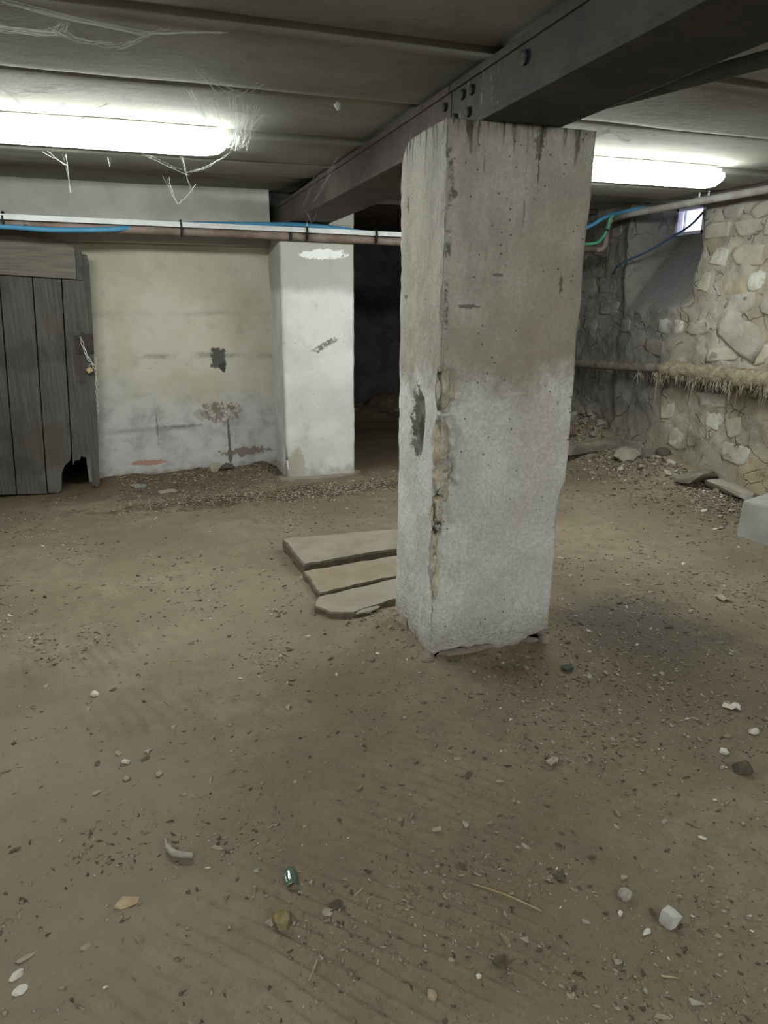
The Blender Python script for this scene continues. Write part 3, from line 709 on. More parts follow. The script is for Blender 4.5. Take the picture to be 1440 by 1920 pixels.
# ------------------------------------------------------------------ near pillar
def pillar(name, x0f, x1f, y0, y1, ztop, mat, seed, dz=0.009, du=0.009, chips=None, round_back=0.0, zbot=0.0, bot_rag=0.0, parent=None):
    zs = np.arange(zbot, ztop + 1e-6, dz); zs = np.append(zs, ztop) if zs[-1] < ztop - 1e-4 else zs
    w = float(x1f(1.0) - x0f(1.0)); dpt = y1 - y0
    nf = int(w / du); ns = int(dpt / du)
    # perimeter parametrised face by face: front (y0), right, back, left
    fr = [(t, 0, 0) for t in np.linspace(0, 1, nf, endpoint=False)]
    rt = [(1, t, 1) for t in np.linspace(0, 1, ns, endpoint=False)]
    bk = [(1 - t, 1, 2) for t in np.linspace(0, 1, nf, endpoint=False)]
    lf = [(0, 1 - t, 3) for t in np.linspace(0, 1, ns, endpoint=False)]
    per = np.array(fr + rt + bk + lf)
    n = len(per); V = np.zeros((len(zs), n, 3))
    nrm = np.array([[0, -1], [1, 0], [0, 1], [-1, 0]])[per[:, 2].astype(int)]
    for i, z in enumerate(zs):
        x0, x1 = float(x0f(z)), float(x1f(z)); yb = y1
        if round_back > 0 and z > ztop - round_back:
            q = (z - (ztop - round_back)) / round_back
            yb = y1 - round_back * (1 - math.sqrt(max(0, 1 - q * q)))
        X = x0 + (x1 - x0) * per[:, 0]; Y = y0 + (yb - y0) * per[:, 1]
        s = per[:, 0] * w + per[:, 1] * dpt + per[:, 2] * 7.3
        d = 0.010 * fbm(s, np.full(n, z), 0.35, 4, seed) + 0.0035 * fbm(s, np.full(n, z), 0.06, 3, seed + 9)
        # worn arrises
        ed = np.minimum.reduce([np.hypot(X - cx, Y - cy) for cx in (x0, x1) for cy in (y0, yb)])
        rr = 0.018 + 0.016 * vnoise(z, seed, 0.09, seed) + 0.012 * vnoise(z, seed + 5, 0.03, seed)
        d = d - 0.010 * np.clip(1 - ed / max(rr, 0.006), 0, 1) ** 1.5
        if chips is not None: d = d + chips(X, Y, z, s)
        X = X + nrm[:, 0] * d; Y = Y + nrm[:, 1] * d
        Z = np.full(n, z)
        if bot_rag > 0 and i < 6:
            Z = Z + (1 - i / 6) * bot_rag * fbm(s, s * 0, 0.18, 4, seed + 20)
        V[i, :, 0] = X; V[i, :, 1] = Y; V[i, :, 2] = Z
    F = grid_faces(n, len(zs), True)
    P = V.reshape(-1, 3)
    # caps as fans
    ctop = len(P); P = np.vstack([P, [V[-1, :, 0].mean(), V[-1, :, 1].mean(), ztop], [V[0, :, 0].mean(), V[0, :, 1].mean(), zbot]])
    base = (len(zs) - 1) * n; k = np.arange(n); k2 = (k + 1) % n
    cap = np.stack([base + k, base + k2, np.full(n, ctop), np.full(n, ctop)], -1)
    me = bpy.data.meshes.new(name)
    faces = F.tolist() + [list(r[:3]) for r in cap.tolist()] + [[int(b_), int(a_), ctop + 1] for a_, b_ in zip(k, k2)]
    me.from_pydata(P.tolist(), [], faces); me.validate()
    return link(name, me, mat, parent, True)

def chips_near(X, Y, z, s):
    d = 0
    # front left arris broken away in several bites
    for cz, rz, dep, wd in ((1.10, 0.075, 0.036, 0.060), (0.90, 0.11, 0.040, 0.066), (0.77, 0.075, 0.044, 0.075), (0.63, 0.08, 0.026, 0.050), (0.45, 0.15, 0.012, 0.03)):
        k = max(0.0, 1 - ((z - cz) / rz) ** 2) ** 0.5
        e = np.hypot(X - 1.02, Y - 2.31)
        jag = 1 + 0.8 * fbm(s, np.full_like(s, z), 0.035, 2, 77)
        d = d - dep * k * np.clip(2.2 - 2.0 * e / (wd * jag), 0, 1) * (Y < 2.35)
    # hollow in the side face
    k = np.exp(-((Y - 2.525) / 0.05) ** 4 - ((z - 0.955) / 0.11) ** 4) * (X < 1.1)
    d = d - 0.016 * k
    # spalled foot
    d = d - 0.03 * np.exp(-np.maximum(z, 0) / 0.03) * np.exp(-((Y - 2.40) / 0.05) ** 2) * (X < 1.1)
    d = d - 0.022 * float(sstep(0.05, 0.03, z))
    d = d + 0.012 * math.exp(-max(z, 0) / 0.12) * (fbm(s, np.full_like(s, z), 0.05, 3, 88) + 0.2)
    return d
np_root = empty('concrete_pillar', (1.28, 2.53, 0))
tag(np_root, 'big whitewashed concrete pillar with chipped corner in the middle of the cellar', 'pillar', 'pillars under the beam')
zk = [0.0, 0.43, 0.66, 0.68, 0.72, 0.94, 1.34, 1.72, 1.985]
pillar('shaft', lambda z: np.interp(z, [0, 0.43, 0.97, 1.97], [1.004, 1.010, 1.016, 1.022]),
       lambda z: np.interp(z, zk, [1.545, 1.553, 1.553, 1.560, 1.578, 1.584, 1.582, 1.590, 1.597]),
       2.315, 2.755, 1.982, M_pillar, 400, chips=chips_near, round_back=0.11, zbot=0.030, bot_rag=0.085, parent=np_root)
# footing lumps showing under the ragged foot of the plaster
pillar('footing', lambda z: 0.998 + 0 * z, lambda z: 1.556 + 0 * z, 2.298, 2.767, 0.034, M_foot, 470, 0.012, 0.012,
       chips=lambda X, Y, z, s_: 0.022 * fbm(s_, np.full_like(s_, z), 0.10, 4, 471) - 0.02 * float(sstep(0.0, 0.03, z)), zbot=-0.06, parent=np_root)
random.seed(5)
for (cx, cy, rx, ry, rz) in ((0.99, 2.33, 0.045, 0.04, 0.045), (1.53, 2.32, 0.03, 0.03, 0.05), (0.99, 2.62, 0.035, 0.08, 0.08), (0.985, 2.50, 0.03, 0.07, 0.05)):
    b = MB(); b.hull([(cx + rx * v.x, cy + ry * v.y, 0.015 + rz * v.z) for v in [Vector((random.gauss(0, 1), random.gauss(0, 1), random.gauss(0, 1))).normalized() for _ in range(26)]])
    b.build('plaster_lump', M_foot, np_root, False)

# ------------------------------------------------------------------ far pillar
bp_root = empty('concrete_pillar', (1.35, 5.7, 0))
tag(bp_root, 'white limewashed concrete pillar against the back wall beneath the pipe', 'pillar', 'pillars under the beam')
def chips_far(X, Y, z, s):
    d = -0.03 * np.clip(1 - np.hypot((X - 1.08) / 0.10, (z - 0.10) / 0.22), 0, 1) * (Y < 5.6)
    d = d + 0.010 * math.exp(-max(z, 0) / 0.08)
    return d
pillar('shaft', lambda z: np.interp(z, [0, 2.2], [1.055, 1.070]), lambda z: np.interp(z, [0, 1.0, 2.2], [1.632, 1.640, 1.652]), 5.46, 6.05, 1.975, M_bp, 450, 0.02, 0.02, chips=chips_far, zbot=0.0, bot_rag=0.03, parent=bp_root)
b = MB(); b.box((1.455, 5.47, 1.976), (1.652, 6.0, 2.20), 0.006); b.build('pier_head', M_bp, bp_root)
b = MB(); b.hull([(1.33 + 0.36 * math.cos(a) * random.uniform(0.9, 1.05), 5.50 + 0.12 * math.sin(a) * random.uniform(0.85, 1.1), z) for a in np.linspace(0, 6.28, 18) for z in (-0.03, 0.038 + random.uniform(0, 0.01))])
b.build('footing', M_slab[2], bp_root)

# ------------------------------------------------------------------ plank door leaning in its opening
door = empty('door_1', (-0.381, 5.72, 0.0))
tag(door, 'weathered dark grey plank door hanging askew in front of the back wall', 'door', kind='structure')
LEAN = Matrix.Rotation(math.radians(3.7), 4, 'Y')
door.rotation_euler = (0, math.radians(3.7), 0)
def dpart(b, name, mat, smooth=False, parent=door):
    o = link(name, b.mesh(name), mat, None, smooth); o.parent = parent; return o
# local coordinates: x to the right edge (0), z up from the ground
edges = [-2.06, -1.83, -1.62, -1.40, -1.15, -0.94, -0.735, -0.590, -0.380, -0.178, 0.0]
edges = [-1.23, -1.03, -0.805, -0.592, -0.381, -0.192, 0.0]
random.seed(3)
for k in range(len(edges) - 1):
    a, c = edges[k] + 0.0045, edges[k + 1] - 0.0045
    zt = 1.86 - 0.015 * k; zb = 0.0
    if k == len(edges) - 2:                     # last plank rotted out at the foot
        poly = [(a, 0.20), (a + 0.01, 0.235), (a + 0.05, 0.245), (a + 0.06, 0.272), (a + 0.09, 0.262), (a + 0.118, 0.29), (a + 0.124, 0.245), (a + 0.130, 0.05), (c - 0.022, 0.02), (c, 0.05), (c + 0.004, 0.9), (c - 0.002, 1.10), (c + 0.004, 1.13), (c, 1.68), (c - 0.012, 1.745), (a, 1.77)]
    elif k == len(edges) - 3:
        poly = [(a, -0.012), (a + 0.07, -0.02), (a + 0.095, 0.005), (a + 0.105, 0.14), (a + 0.130, 0.20), (c - 0.012, 0.235), (c, 0.30), (c, 1.79), (a, 1.80)]
    else:
        poly = [(a, -0.02), (c, -0.02), (c, zt), (a, zt + 0.01)]
    b = MB(); b.prism(poly, 'y', random.uniform(-0.003, 0.003), 0.035); dpart(b, 'plank', M_door)
b = MB(); b.prism([(-1.23, 1.56), (-0.092, 1.573), (-0.090, 1.70), (-0.094, 1.775), (-0.12, 1.793), (-0.46, 1.885), (-0.53, 1.905), (-1.23, 2.00)], 'y', -0.030, -0.004); dpart(b, 'ledge_board', M_batten)
b = MB(); b.box((-0.088, -0.016, 1.568), (-0.048, -0.003, 1.77)); dpart(b, 'end_batten', M_door)
for zz in (0.45,):
    b = MB(); b.box((-1.2, 0.036, zz), (-0.03, 0.06, zz + 0.14), 0.004); dpart(b, 'rear_ledge', M_door)
b = MB(); b.prism([(-0.128, 1.045), (0.002, 1.05), (0.002, 1.185), (-0.02, 1.195), (-0.05, 1.185), (-0.07, 1.205), (-0.09, 1.18), (-0.128, 1.175)], 'y', -0.010, -0.003); latch = dpart(b, 'latch_plate', M_plate)
for (nx, nz) in ((-0.10, 1.15), (-0.03, 1.15), (-0.10, 1.07), (-0.03, 1.07)):
    b = MB(); b.tube([(nx, -0.010, nz), (nx, -0.015, nz)], [0.006, 0.004], 6); dpart(b, 'nail', M_bolt, False, latch)

# chain and padlock
chain = empty('chain', (-0.36, 5.69, 1.0)); tag(chain, 'galvanised chain hanging from the latch at the edge of the plank door', 'chain')
path = spline([(-0.391, 5.695, 1.172), (-0.378, 5.695, 1.10), (-0.356, 5.69, 1.02), (-0.322, 5.69, 0.965), (-0.315, 5.70, 0.90), (-0.322, 5.70, 0.79), (-0.326, 5.70, 0.69), (-0.330, 5.70, 0.59)], 24)
L = [0.0]
for a, c in zip(path[:-1], path[1:]): L.append(L[-1] + (c - a).length)
def at_len(s):
    for i in range(1, len(L)):
        if L[i] >= s: 
            t = (s - L[i - 1]) / max(1e-9, L[i] - L[i - 1]); return path[i - 1].lerp(path[i], t)
    return path[-1]
b = MB()
loop = []
for k in range(14):
    a = 2 * math.pi * k / 14; ca, sa = math.cos(a), math.sin(a)
    loop.append((0.0085 * ca, 0, 0.0105 * sa + math.copysign(0.0085, sa) * (abs(sa) > 0.05)))
loop.append(loop[0]); b.tube(loop, 0.0028, 5, False)
link_me = b.mesh('link'); link_me.materials.append(M_chain)
pitch = 0.031; s = 0.0; k = 0
while s + pitch < L[-1]:
    p = at_len(s + pitch / 2); tdir = (at_len(s + pitch) - at_len(s)).normalized()
    q = tdir.to_track_quat('Z', 'Y') @ Matrix.Rotation((k % 2) * math.pi / 2 + 0.3, 4, 'Z').to_quaternion()
    o = bpy.data.objects.new('link', link_me); col.objects.link(o); o.parent = chain
    o.location = p - Vector(chain.location); o.rotation_mode = 'QUATERNION'; o.rotation_quaternion = q
    s += pitch; k += 1
b = MB(); b.tube([(-0.391, 5.715, 1.178), (-0.391, 5.69, 1.178)], 0.006, 6); b.build('hook', M_bolt, chain)
b = MB(); b.tube(spline([(-0.302, 5.712, 1.02), (-0.302, 5.695, 1.012), (-0.306, 5.695, 0.97), (-0.315, 5.695, 0.945)], 5), 0.0035, 6); b.build('end_link', M_chain, chain)
lock = empty('padlock', (-0.352, 5.68, 0.93)); tag(lock, 'small brass padlock hanging on the chain of the plank door', 'padlock')
rt = Matrix.Rotation(math.radians(-28), 4, 'Y')
b = MB(); b.box((-0.374, 5.670, 0.912), (-0.334, 5.690, 0.950), 0.004, rt, Vector((-0.354, 5.68, 0.93))); b.build('lock_body', M_brass, lock)
b = MB(); b.tube(spline([(-0.358, 5.68, 0.948), (-0.350, 5.68, 0.972), (-0.334, 5.68, 0.976), (-0.328, 5.68, 0.958), (-0.336, 5.68, 0.938)], 5), 0.0035, 6); b.build('shackle', M_chain, lock)

# ------------------------------------------------------------------ pipes along the back and the right wall
PR = 0.029
bpipe = empty('water_pipe', (1.5, 5.42, 1.88)); tag(bpipe, 'long brown pipe crossing in front of the far pillar to an elbow', 'pipe')
b = MB(); b.tube([(-3.19, 5.42, 1.935), (-0.776, 5.42, 1.905), (1.13, 5.42, 1.885), (2.0, 5.42, 1.868), (3.80, 5.42, 1.855)] , PR, 12); b.build('pipe_run', M_brownpipe, bpipe, True)
b = MB(); b.tube(spline([(3.78, 5.42, 1.855), (3.86, 5.42, 1.857), (3.90, 5.42, 1.90), (3.905, 5.42, 1.98), (3.92, 5.42, 2.07), (3.94, 5.38, 2.105)], 6), PR * 0.8, 12); b.build('elbow', M_brownpipe, bpipe, True)
for x in (-0.62, 1.14, 2.4):
    b = MB(); b.tube([(x - 0.012, 5.42, 1.885), (x + 0.012, 5.42, 1.885)], 0.034, 12); b.build('clamp', M_bolt, bpipe)
cond = empty('cable_conduit', (0.6, 5.40, 1.93)); tag(cond, 'slim white plastic conduit strapped along the top of the brown pipe', 'conduit')
b = MB(); b.tube([(-3.19, 5.385, 1.975), (-0.767, 5.385, 1.948), (1.10, 5.385, 1.926), (1.986, 5.385, 1.912), (3.5, 5.385, 1.902)], 0.0235, 4)
bmesh.ops.rotate(b.bm, verts=b.bm.verts, cent=(0, 5.385, 1.93), matrix=Matrix.Rotation(math.radians(45), 4, 'X'))
b.build('conduit_run', M_white, cond)
for x, z in ((-0.745, 1.925), (0.365, 1.912), (1.26, 1.906), (1.80, 1.90)):
    b = MB(); b.tube([(x - 0.006, 5.405, z), (x + 0.006, 5.405, z)], 0.056, 14); tie = b.build('cable_tie', M_black, cond)
    if x == 1.26: tie_mid = tie
b = MB(); b.tube([(1.26, 5.36, 1.95), (1.255, 5.345, 2.01)], [0.004, 0.001], 4); b.build('tie_tail', M_white, tie_mid)
hose = empty('blue_hose', (0.9, 5.39, 1.95)); tag(hose, 'blue plastic hose looped along the white conduit toward the far pillar', 'hose')
b = MB()
b.tube(spline([(-3.18, 5.40, 1.93), (-1.6, 5.38, 1.90), (-0.776, 5.37, 1.884), (-0.458, 5.365, 1.873), (-0.124, 5.37, 1.885), (0.10, 5.43, 1.915), (0.40, 5.455, 1.945), (0.665, 5.44, 1.953), (0.972, 5.41, 1.958), (1.21, 5.385, 1.961), (1.371, 5.385, 1.954), (1.557, 5.40, 1.942), (1.79, 5.43, 1.925), (2.4, 5.44, 1.93), (3.3, 5.46, 1.95), (3.74, 5.52, 2.03), (3.90, 5.44, 2.12), (3.935, 5.14, 2.142), (3.98, 4.85, 2.125), (4.0, 4.6, 2.11)], 8), 0.0165, 10)
b.build('hose_run', M_blue, hose, True)
gpipe = empty('grey_pipe', (3.95, 4.2, 2.12)); tag(gpipe, 'pale grey pipe running along the top of the right stone wall', 'pipe')
b = MB(); b.tube([(3.94, 5.40, 2.105), (3.945, 5.1, 2.118), (3.95, 4.27, 2.118), (3.95, 3.816, 2.116), (3.95, 2.0, 2.11), (3.95, -2.15, 2.10)], 0.027, 12); b.build('pipe_run', M_greypipe, gpipe, True)
for yy in (4.42, 4.33, 3.1):
    b = MB(); b.tube([(3.95, yy, 2.12), (3.95, yy, 2.19)], 0.007, 6); b.build('hanger', M_white, gpipe)
# wooden wall plate under the pipe where it meets the rubble
b = MB(); b.box((3.98, 2.0, 2.10), (4.10, 4.5, 2.165), 0.006, jit=0.006)
tag(b.build('timber_plate', M_beam_back), 'dark timber plate on top of the right stone wall behind the grey pipe', 'timber')
gc = empty('green_cable', (3.85, 5.40, 2.0)); tag(gc, 'bright green cable dropping beside the pipe elbow', 'cable')
b = MB(); b.tube(spline([(3.97, 5.05, 2.150), (3.945, 5.30, 2.140), (3.905, 5.385, 2.105), (3.885, 5.385, 2.02), (3.83, 5.385, 1.935), (3.745, 5.385, 1.897), (3.5, 5.40, 1.893), (3.2, 5.40, 1.895)], 7), 0.0125, 8); b.build('cable_run', M_green, gc, True)
b = MB(); b.tube([(3.884, 5.385, 2.012), (3.876, 5.385, 1.998)], 0.016, 8); b.build('cable_tie', M_black, gc)
dc = MB(); dc.tube(spline([(4.63, 5.10, 2.16), (4.45, 5.05, 2.03), (4.30, 5.10, 1.93), (4.18, 5.22, 1.83), (4.06, 5.40, 1.74), (4.08, 5.52, 1.66)], 7), 0.009, 8)
tag(dc.build('window_cable', M_dblue, None, True), 'dark blue cable slanting down from the cellar window', 'cable')

# big low pipe with torn lagging
lp = empty('lagged_pipe', (4.03, 4.5, 0.88)); tag(lp, 'thick old pipe along the right stone wall with torn hairy lagging', 'pipe')
def lpz(y): return np.interp(y, [2.0, 3.8, 4.7, 6.2], [0.915, 0.912, 0.898, 0.835])
b = MB(); b.tube([(4.03, y, lpz(y)) for y in np.arange(-2.1, 8.7, 0.3)], 0.040, 12); b.build('pipe_run', M_darkpipe, lp, True)
ny, na = 150, 20; yy = np.linspace(4.72, 1.9, ny); P = np.zeros((ny, na, 3))
for i, y in enumerate(yy):
    for k in range(na):
        a = 2 * math.pi * k / na
        r = 0.060 + 0.020 * float(fbm(y, a * 0.12, 0.16, 4, 501)) + 0.018 * float(vnoise(y, a * 0.3, 0.03, 505)) 
        r *= min(1, 0.66 + i / 14)
        drop = 0.03 * max(0, -math.sin(a)) ** 2 * (0.6 + float(fbm(y, 0.0, 0.09, 3, 509)) * 1.6)
        P[i, k] = (4.03 + r * math.cos(a), y, lpz(y) + r * math.sin(a) - drop)
link('lagging', mesh_np('lagging', P.reshape(-1, 3), grid_faces(na, ny, True)), M_lag, lp, True)
def fibres(name, ya, yb, count, length, mat):
    b = MB()
    for _ in range(count):
        y = random.uniform(ya, yb); x = 4.03 + random.uniform(-0.06, 0.02); z = float(lpz(y)) - 0.045 + random.uniform(-0.01, 0.03)
        ln = length * random.random() ** 1.8; dx, dy = random.uniform(-0.02, 0.01), random.uniform(-0.03, 0.03)
        b.tube([(x, y, z), (x + dx * 0.5, y + dy * 0.4, z - ln * 0.5), (x + dx, y + dy, z - ln)], [0.0028, 0.002, 0.0008], 3, False)
    o = b.build(name, mat, lp); o['kind'] = 'stuff'; return o
random.seed(9)
fibres('hanging_fibre', 3.3, 4.75, 700, 0.09, M_fibre)
for ya, yb, n, ln in ((4.70, 4.75, 26, 0.26), (3.92, 3.99, 40, 0.20), (4.28, 4.33, 22, 0.16), (3.5, 3.7, 40, 0.16), (4.92, 4.95, 12, 0.14)):
    fibres('fibre_tuft', ya, yb, n, ln, M_fibre)
for yy in (4.86, 5.75):
    b = MB(); b.tube([(4.03, yy, float(lpz(yy)) - 0.03), (4.07, yy, float(lpz(yy)) - 0.12), (4.14, yy, float(lpz(yy)) - 0.13)], 0.010, 6); b.build('bracket', M_beam_back, lp)

# ------------------------------------------------------------------ fluorescent luminaires
def luminaire(x0, x1, yc, label, zc=2.145):
    t = empty('tube_light', ((x0 + x1) / 2, yc, 2.165)); tag(t, label, 'light', 'ceiling tube lights')
    b = MB(); b.box((x0 + 0.02, yc - 0.045, 2.135), (x1 - 0.02, yc + 0.045, 2.172), 0.006); hs = b.build('housing', M_housing, t)
    prof = []
    for k in range(9):
        a = math.pi + math.pi * k / 8
        prof.append((0.064 * math.cos(a), 0.062 * math.sin(a)))
    prof = [(-0.060, 0.020)] + prof + [(0.060, 0.020)]
    xsn = [(x0, 0.45), (x0 + 0.03, 0.80), (x0 + 0.09, 0.97), (x0 + 0.16, 1.0), (x1 - 0.16, 1.0), (x1 - 0.09, 0.97), (x1 - 0.03, 0.80), (x1, 0.45)]
    V = [(x, yc + p[0] * (0.6 + 0.4 * q), 2.126 + min(p[1], 0.0) * q + max(p[1], 0)) for x, q in xsn for p in prof]
    n = len(prof); F = grid_faces(n, len(xsn)).tolist()
    me = bpy.data.meshes.new('diffuser'); me.from_pydata(V, [], F + [list(range(n))[::-1], list(range(len(V) - n, len(V)))]); me.validate()
    bm = bmesh.new(); bm.from_mesh(me); bmesh.ops.recalc_face_normals(bm, faces=bm.faces); bm.to_mesh(me); bm.free()
    link('diffuser', me, M_emit, t, False)
    for s_, xx in ((-1, x0), (1, x1)):
        b = MB(); b.box((xx - 0.012, yc - 0.03, 2.11), (xx + 0.012, yc + 0.03, 2.150), 0.004); b.build('end_cap', M_housing, hs)
luminaire(-1.03, 0.475, 3.66, 'long glowing tube light on the ceiling left of the near pillar')
luminaire(1.88, 3.385, 3.65, 'long glowing tube light on the ceiling right of the near pillar')
luminaire(-1.75, -0.25, -0.45, 'long unseen tube light added on the ceiling behind the viewer, left of the beam')  # added out-of-view lamp, brightens the near pillar's front face
luminaire(1.7, 3.2, -1.1, 'long unseen tube light added on the ceiling behind the viewer, right of the beam')  # second added lamp, out of view, more light on the pillar front

# ------------------------------------------------------------------ flagstones and loose masonry
def slab_thing(poly, z0, thick, tilt, mat, label, name='flagstone', group=None, cat='slab'):
    cx = sum(p[0] for p in poly) / len(poly); cy = sum(p[1] for p in poly) / len(poly)
    dense = []
    n = len(poly)
    for k in range(n):
        a, c = poly[k], poly[(k + 1) % n]; ln = math.hypot(c[0] - a[0], c[1] - a[1]); m_ = max(1, int(ln / 0.04))
        for j in range(m_):
            t = j / m_; jx = random.uniform(-0.007, 0.007) if j else 0; jy = random.uniform(-0.007, 0.007) if j else 0
            dense.append((a[0] + (c[0] - a[0]) * t + jx, a[1] + (c[1] - a[1]) * t + jy))
    bm = bmesh.new()
    lo = [bm.verts.new((p[0] - cx, p[1] - cy, 0)) for p in dense]
    mid = [bm.verts.new((p[0] - cx, p[1] - cy, thick * 0.8)) for p in dense]
    hi = [bm.verts.new(((p[0] - cx) * 0.985, (p[1] - cy) * 0.97, thick)) for p in dense]
    n = len(dense)
    for A, B in ((lo, mid), (mid, hi)):
        for k in range(n): bm.faces.new((A[k], A[(k + 1) % n], B[(k + 1) % n], B[k]))
    for f_ in bm.faces: f_.material_index = 1
    bm.faces.new(hi); bm.faces.new(lo[::-1])
    bmesh.ops.recalc_face_normals(bm, faces=bm.faces)
    me = bpy.data.meshes.new(name); bm.to_mesh(me); bm.free(); me.materials.append(mat); me.materials.append(M_edge)
    o = bpy.data.objects.new(name, me); col.objects.link(o); o.location = (cx, cy, z0); o.rotation_euler = (tilt[0], tilt[1], 0)
    tag(o, label, cat, group); return o
random.seed(13)
slab_thing([(0.700, 3.86), (1.72, 3.79), (1.74, 3.50), (1.15, 3.49), (0.735, 3.43)], 0.010, 0.062, (0.03, 0.0), M_slab[0], 'dusty flagstone lying behind the near pillar, rearmost of the three', group='flagstones beside the near pillar')
slab_thing([(0.715, 3.385), (1.35, 3.46), (1.70, 3.46), (1.70, 3.19), (1.25, 3.20), (0.735, 3.10)], 0.000, 0.042, (0.04, 0.0), M_slab[1], 'ochre tinged flagstone lying between the two other slabs by the near pillar', group='flagstones beside the near pillar')
slab_thing([(0.715, 3.05), (1.2, 3.155), (1.60, 3.17), (1.60, 2.92), (1.14, 2.94), (0.83, 2.83), (0.73, 2.865), (0.675, 2.955)], 0.002, 0.034, (0.02, 0.0), M_slab[2], 'cracked pale flagstone nearest the foot of the near pillar with a broken corner', group='flagstones beside the near pillar')

def rock(name, c, s, mat, label, cat, group=None, seed=0, rot=(0, 0, 0), npts=24, boxy=0.0, sink=0.25):
    r = random.Random(seed); b = MB(); pts = []
    for _ in range(npts):
        v = Vector((r.gauss(0, 1), r.gauss(0, 1), r.gauss(0, 1))).normalized()
        if boxy:
            mx = max(abs(v.x), abs(v.y), abs(v.z)); v = v.lerp(v / mx, boxy)
        pts.append((v.x * s[0] / 2, v.y * s[1] / 2, v.z * s[2] / 2))
    b.hull(pts); me = b.mesh(name); me.materials.append(mat)
    o = bpy.data.objects.new(name, me); col.objects.link(o); o.rotation_euler = rot
    o.location = (c[0], c[1], c[2] if len(c) > 2 else fh(c[0], c[1]) + s[2] * (0.5 - sink))
    tag(o, label, cat, group); return o

# squared block and slabs at the foot of the right wall
b = MB(); b.box((-0.26, -0.24, 0.0), (0.26, 0.24, 0.30), 0.016, jit=0.012)
me = b.mesh('concrete_block'); me.materials.append(M_block)
o = bpy.data.objects.new('concrete_block', me); col.objects.link(o); o.location = (3.76, 3.03, fh(3.6, 3.1) - 0.07); o.rotation_euler = (0.03, 0.02, 0.25)
tag(o, 'squared grey concrete block at the right edge on the dirt floor', 'block')
rock('broken_slab', (4.02, 4.98), (0.34, 0.20, 0.07), M_dusty[0], 'pale grey broken slab tipped against the foot of the right wall', 'stone', 'loose stones along the right wall', 3, (0.35, -0.1, 0.35), 30, 0.8, 0.1)
rock('broken_slab', (3.98, 4.12), (0.36, 0.26, 0.09), M_dusty[1], 'flat brownish slab lying on rubble in front of the long kerb stone', 'stone', 'loose stones along the right wall', 5, (-0.2, 0.1, 0.4), 30, 0.8, 0.1)
rock('long_stone', (4.04, 3.82), (0.20, 0.42, 0.10), M_dusty[0], 'long rounded pale stone at the foot of the right wall above the block', 'stone', 'loose stones along the right wall', 7, (0.1, 0.15, 0.2), 34, 0.7, 0.05)
rock('kerb_stone', (3.86, 5.27), (0.62, 0.14, 0.11), M_dusty[1], 'long dark kerb stone half buried in front of the rubble heap', 'stone', 'loose stones along the right wall', 9, (0.05, -0.06, -0.03), 40, 0.85, 0.2)
rock('rubble_stone', (4.05, 4.60), (0.13, 0.14, 0.12), M_chips[2], 'dark lump of rubble between the two slabs by the right wall', 'stone', 'loose stones along the right wall', 11)
rr = random.Random(31)
for k in range(46):
    a = rr.gauss(0, 1); c2 = rr.gauss(0, 1)
    x = min(4.08, 3.98 + 0.16 * a); y = 5.72 + 0.22 * c2
    sz = rr.uniform(0.03, 0.10)
    rock('rubble_stone', (x, y), (sz * rr.uniform(0.8, 1.5), sz, sz * rr.uniform(0.4, 0.8)), rr.choice([M_stone[1], M_stone[2], M_chips[1], M_chips[0], M_chips[2]]), 'small rough stone in the rubble heap behind the kerb stone', 'stone', 'rubble heap stones', 100 + k, (rr.uniform(-.5, .5), rr.uniform(-.5, .5), rr.uniform(0, 6)), 14, 0.5, 0.2)
for k in range(34):
    y = rr.uniform(3.5, 5.2); x = 4.10 - abs(rr.gauss(0, 0.16)); sz = rr.uniform(0.025, 0.07)
    if abs(x - 3.8) < 0.33 and abs(y - 3.05) < 0.5: continue
    rock('rubble_stone', (x, y), (sz * rr.uniform(0.9, 1.6), sz, sz * rr.uniform(0.35, 0.7)), rr.choice([M_stone[0], M_stone[1], M_stone[2], M_chips[0], M_chips[1]]), 'small loose stone fallen along the foot of the right wall', 'stone', 'fallen stones along the right wall', 200 + k, (rr.uniform(-.5, .5), rr.uniform(-.5, .5), rr.uniform(0, 6)), 14, 0.5, 0.2)
# stones by the back wall and the far end of the passage
rock('broken_stone', (0.52, 5.78), (0.12, 0.10, 0.09), M_slab[2], 'pale broken stone at the foot of the stained back wall', 'stone', None, 301, (0.2, 0, 0.5), 20, 0.7)
rock('broken_stone', (0.61, 5.77), (0.12, 0.10, 0.08), M_chips[2], 'dark lump beside the pale broken stone at the back wall', 'stone', None, 303)
rock('stone_flake', (-0.10, 5.60), (0.13, 0.07, 0.03), M_stone[1], 'flat grey flake lying in front of the back wall near the door', 'stone', None, 305, (0.1, 0, 0.1), 18, 0.6)
rock('stone_flake', (0.12, 5.46), (0.16, 0.07, 0.03), M_slab[2], 'pale flat flake lying on the dirt ahead of the back wall', 'stone', None, 307, (0.05, 0, 0.1), 18, 0.6)
for k in range(14):
    x = rr.uniform(2.2, 3.4); y = rr.uniform(8.2, 8.65); sz = rr.uniform(0.05, 0.14)
    rock('passage_rubble', (x, y), (sz * 1.4, sz, sz * 0.6), rr.choice([M_chips[1], M_chips[2], M_stone[1]]), 'rough stone in the rubble at the end of the dark passage', 'stone', 'passage rubble', 330 + k, (0, 0, rr.uniform(0, 6)), 14, 0.4)

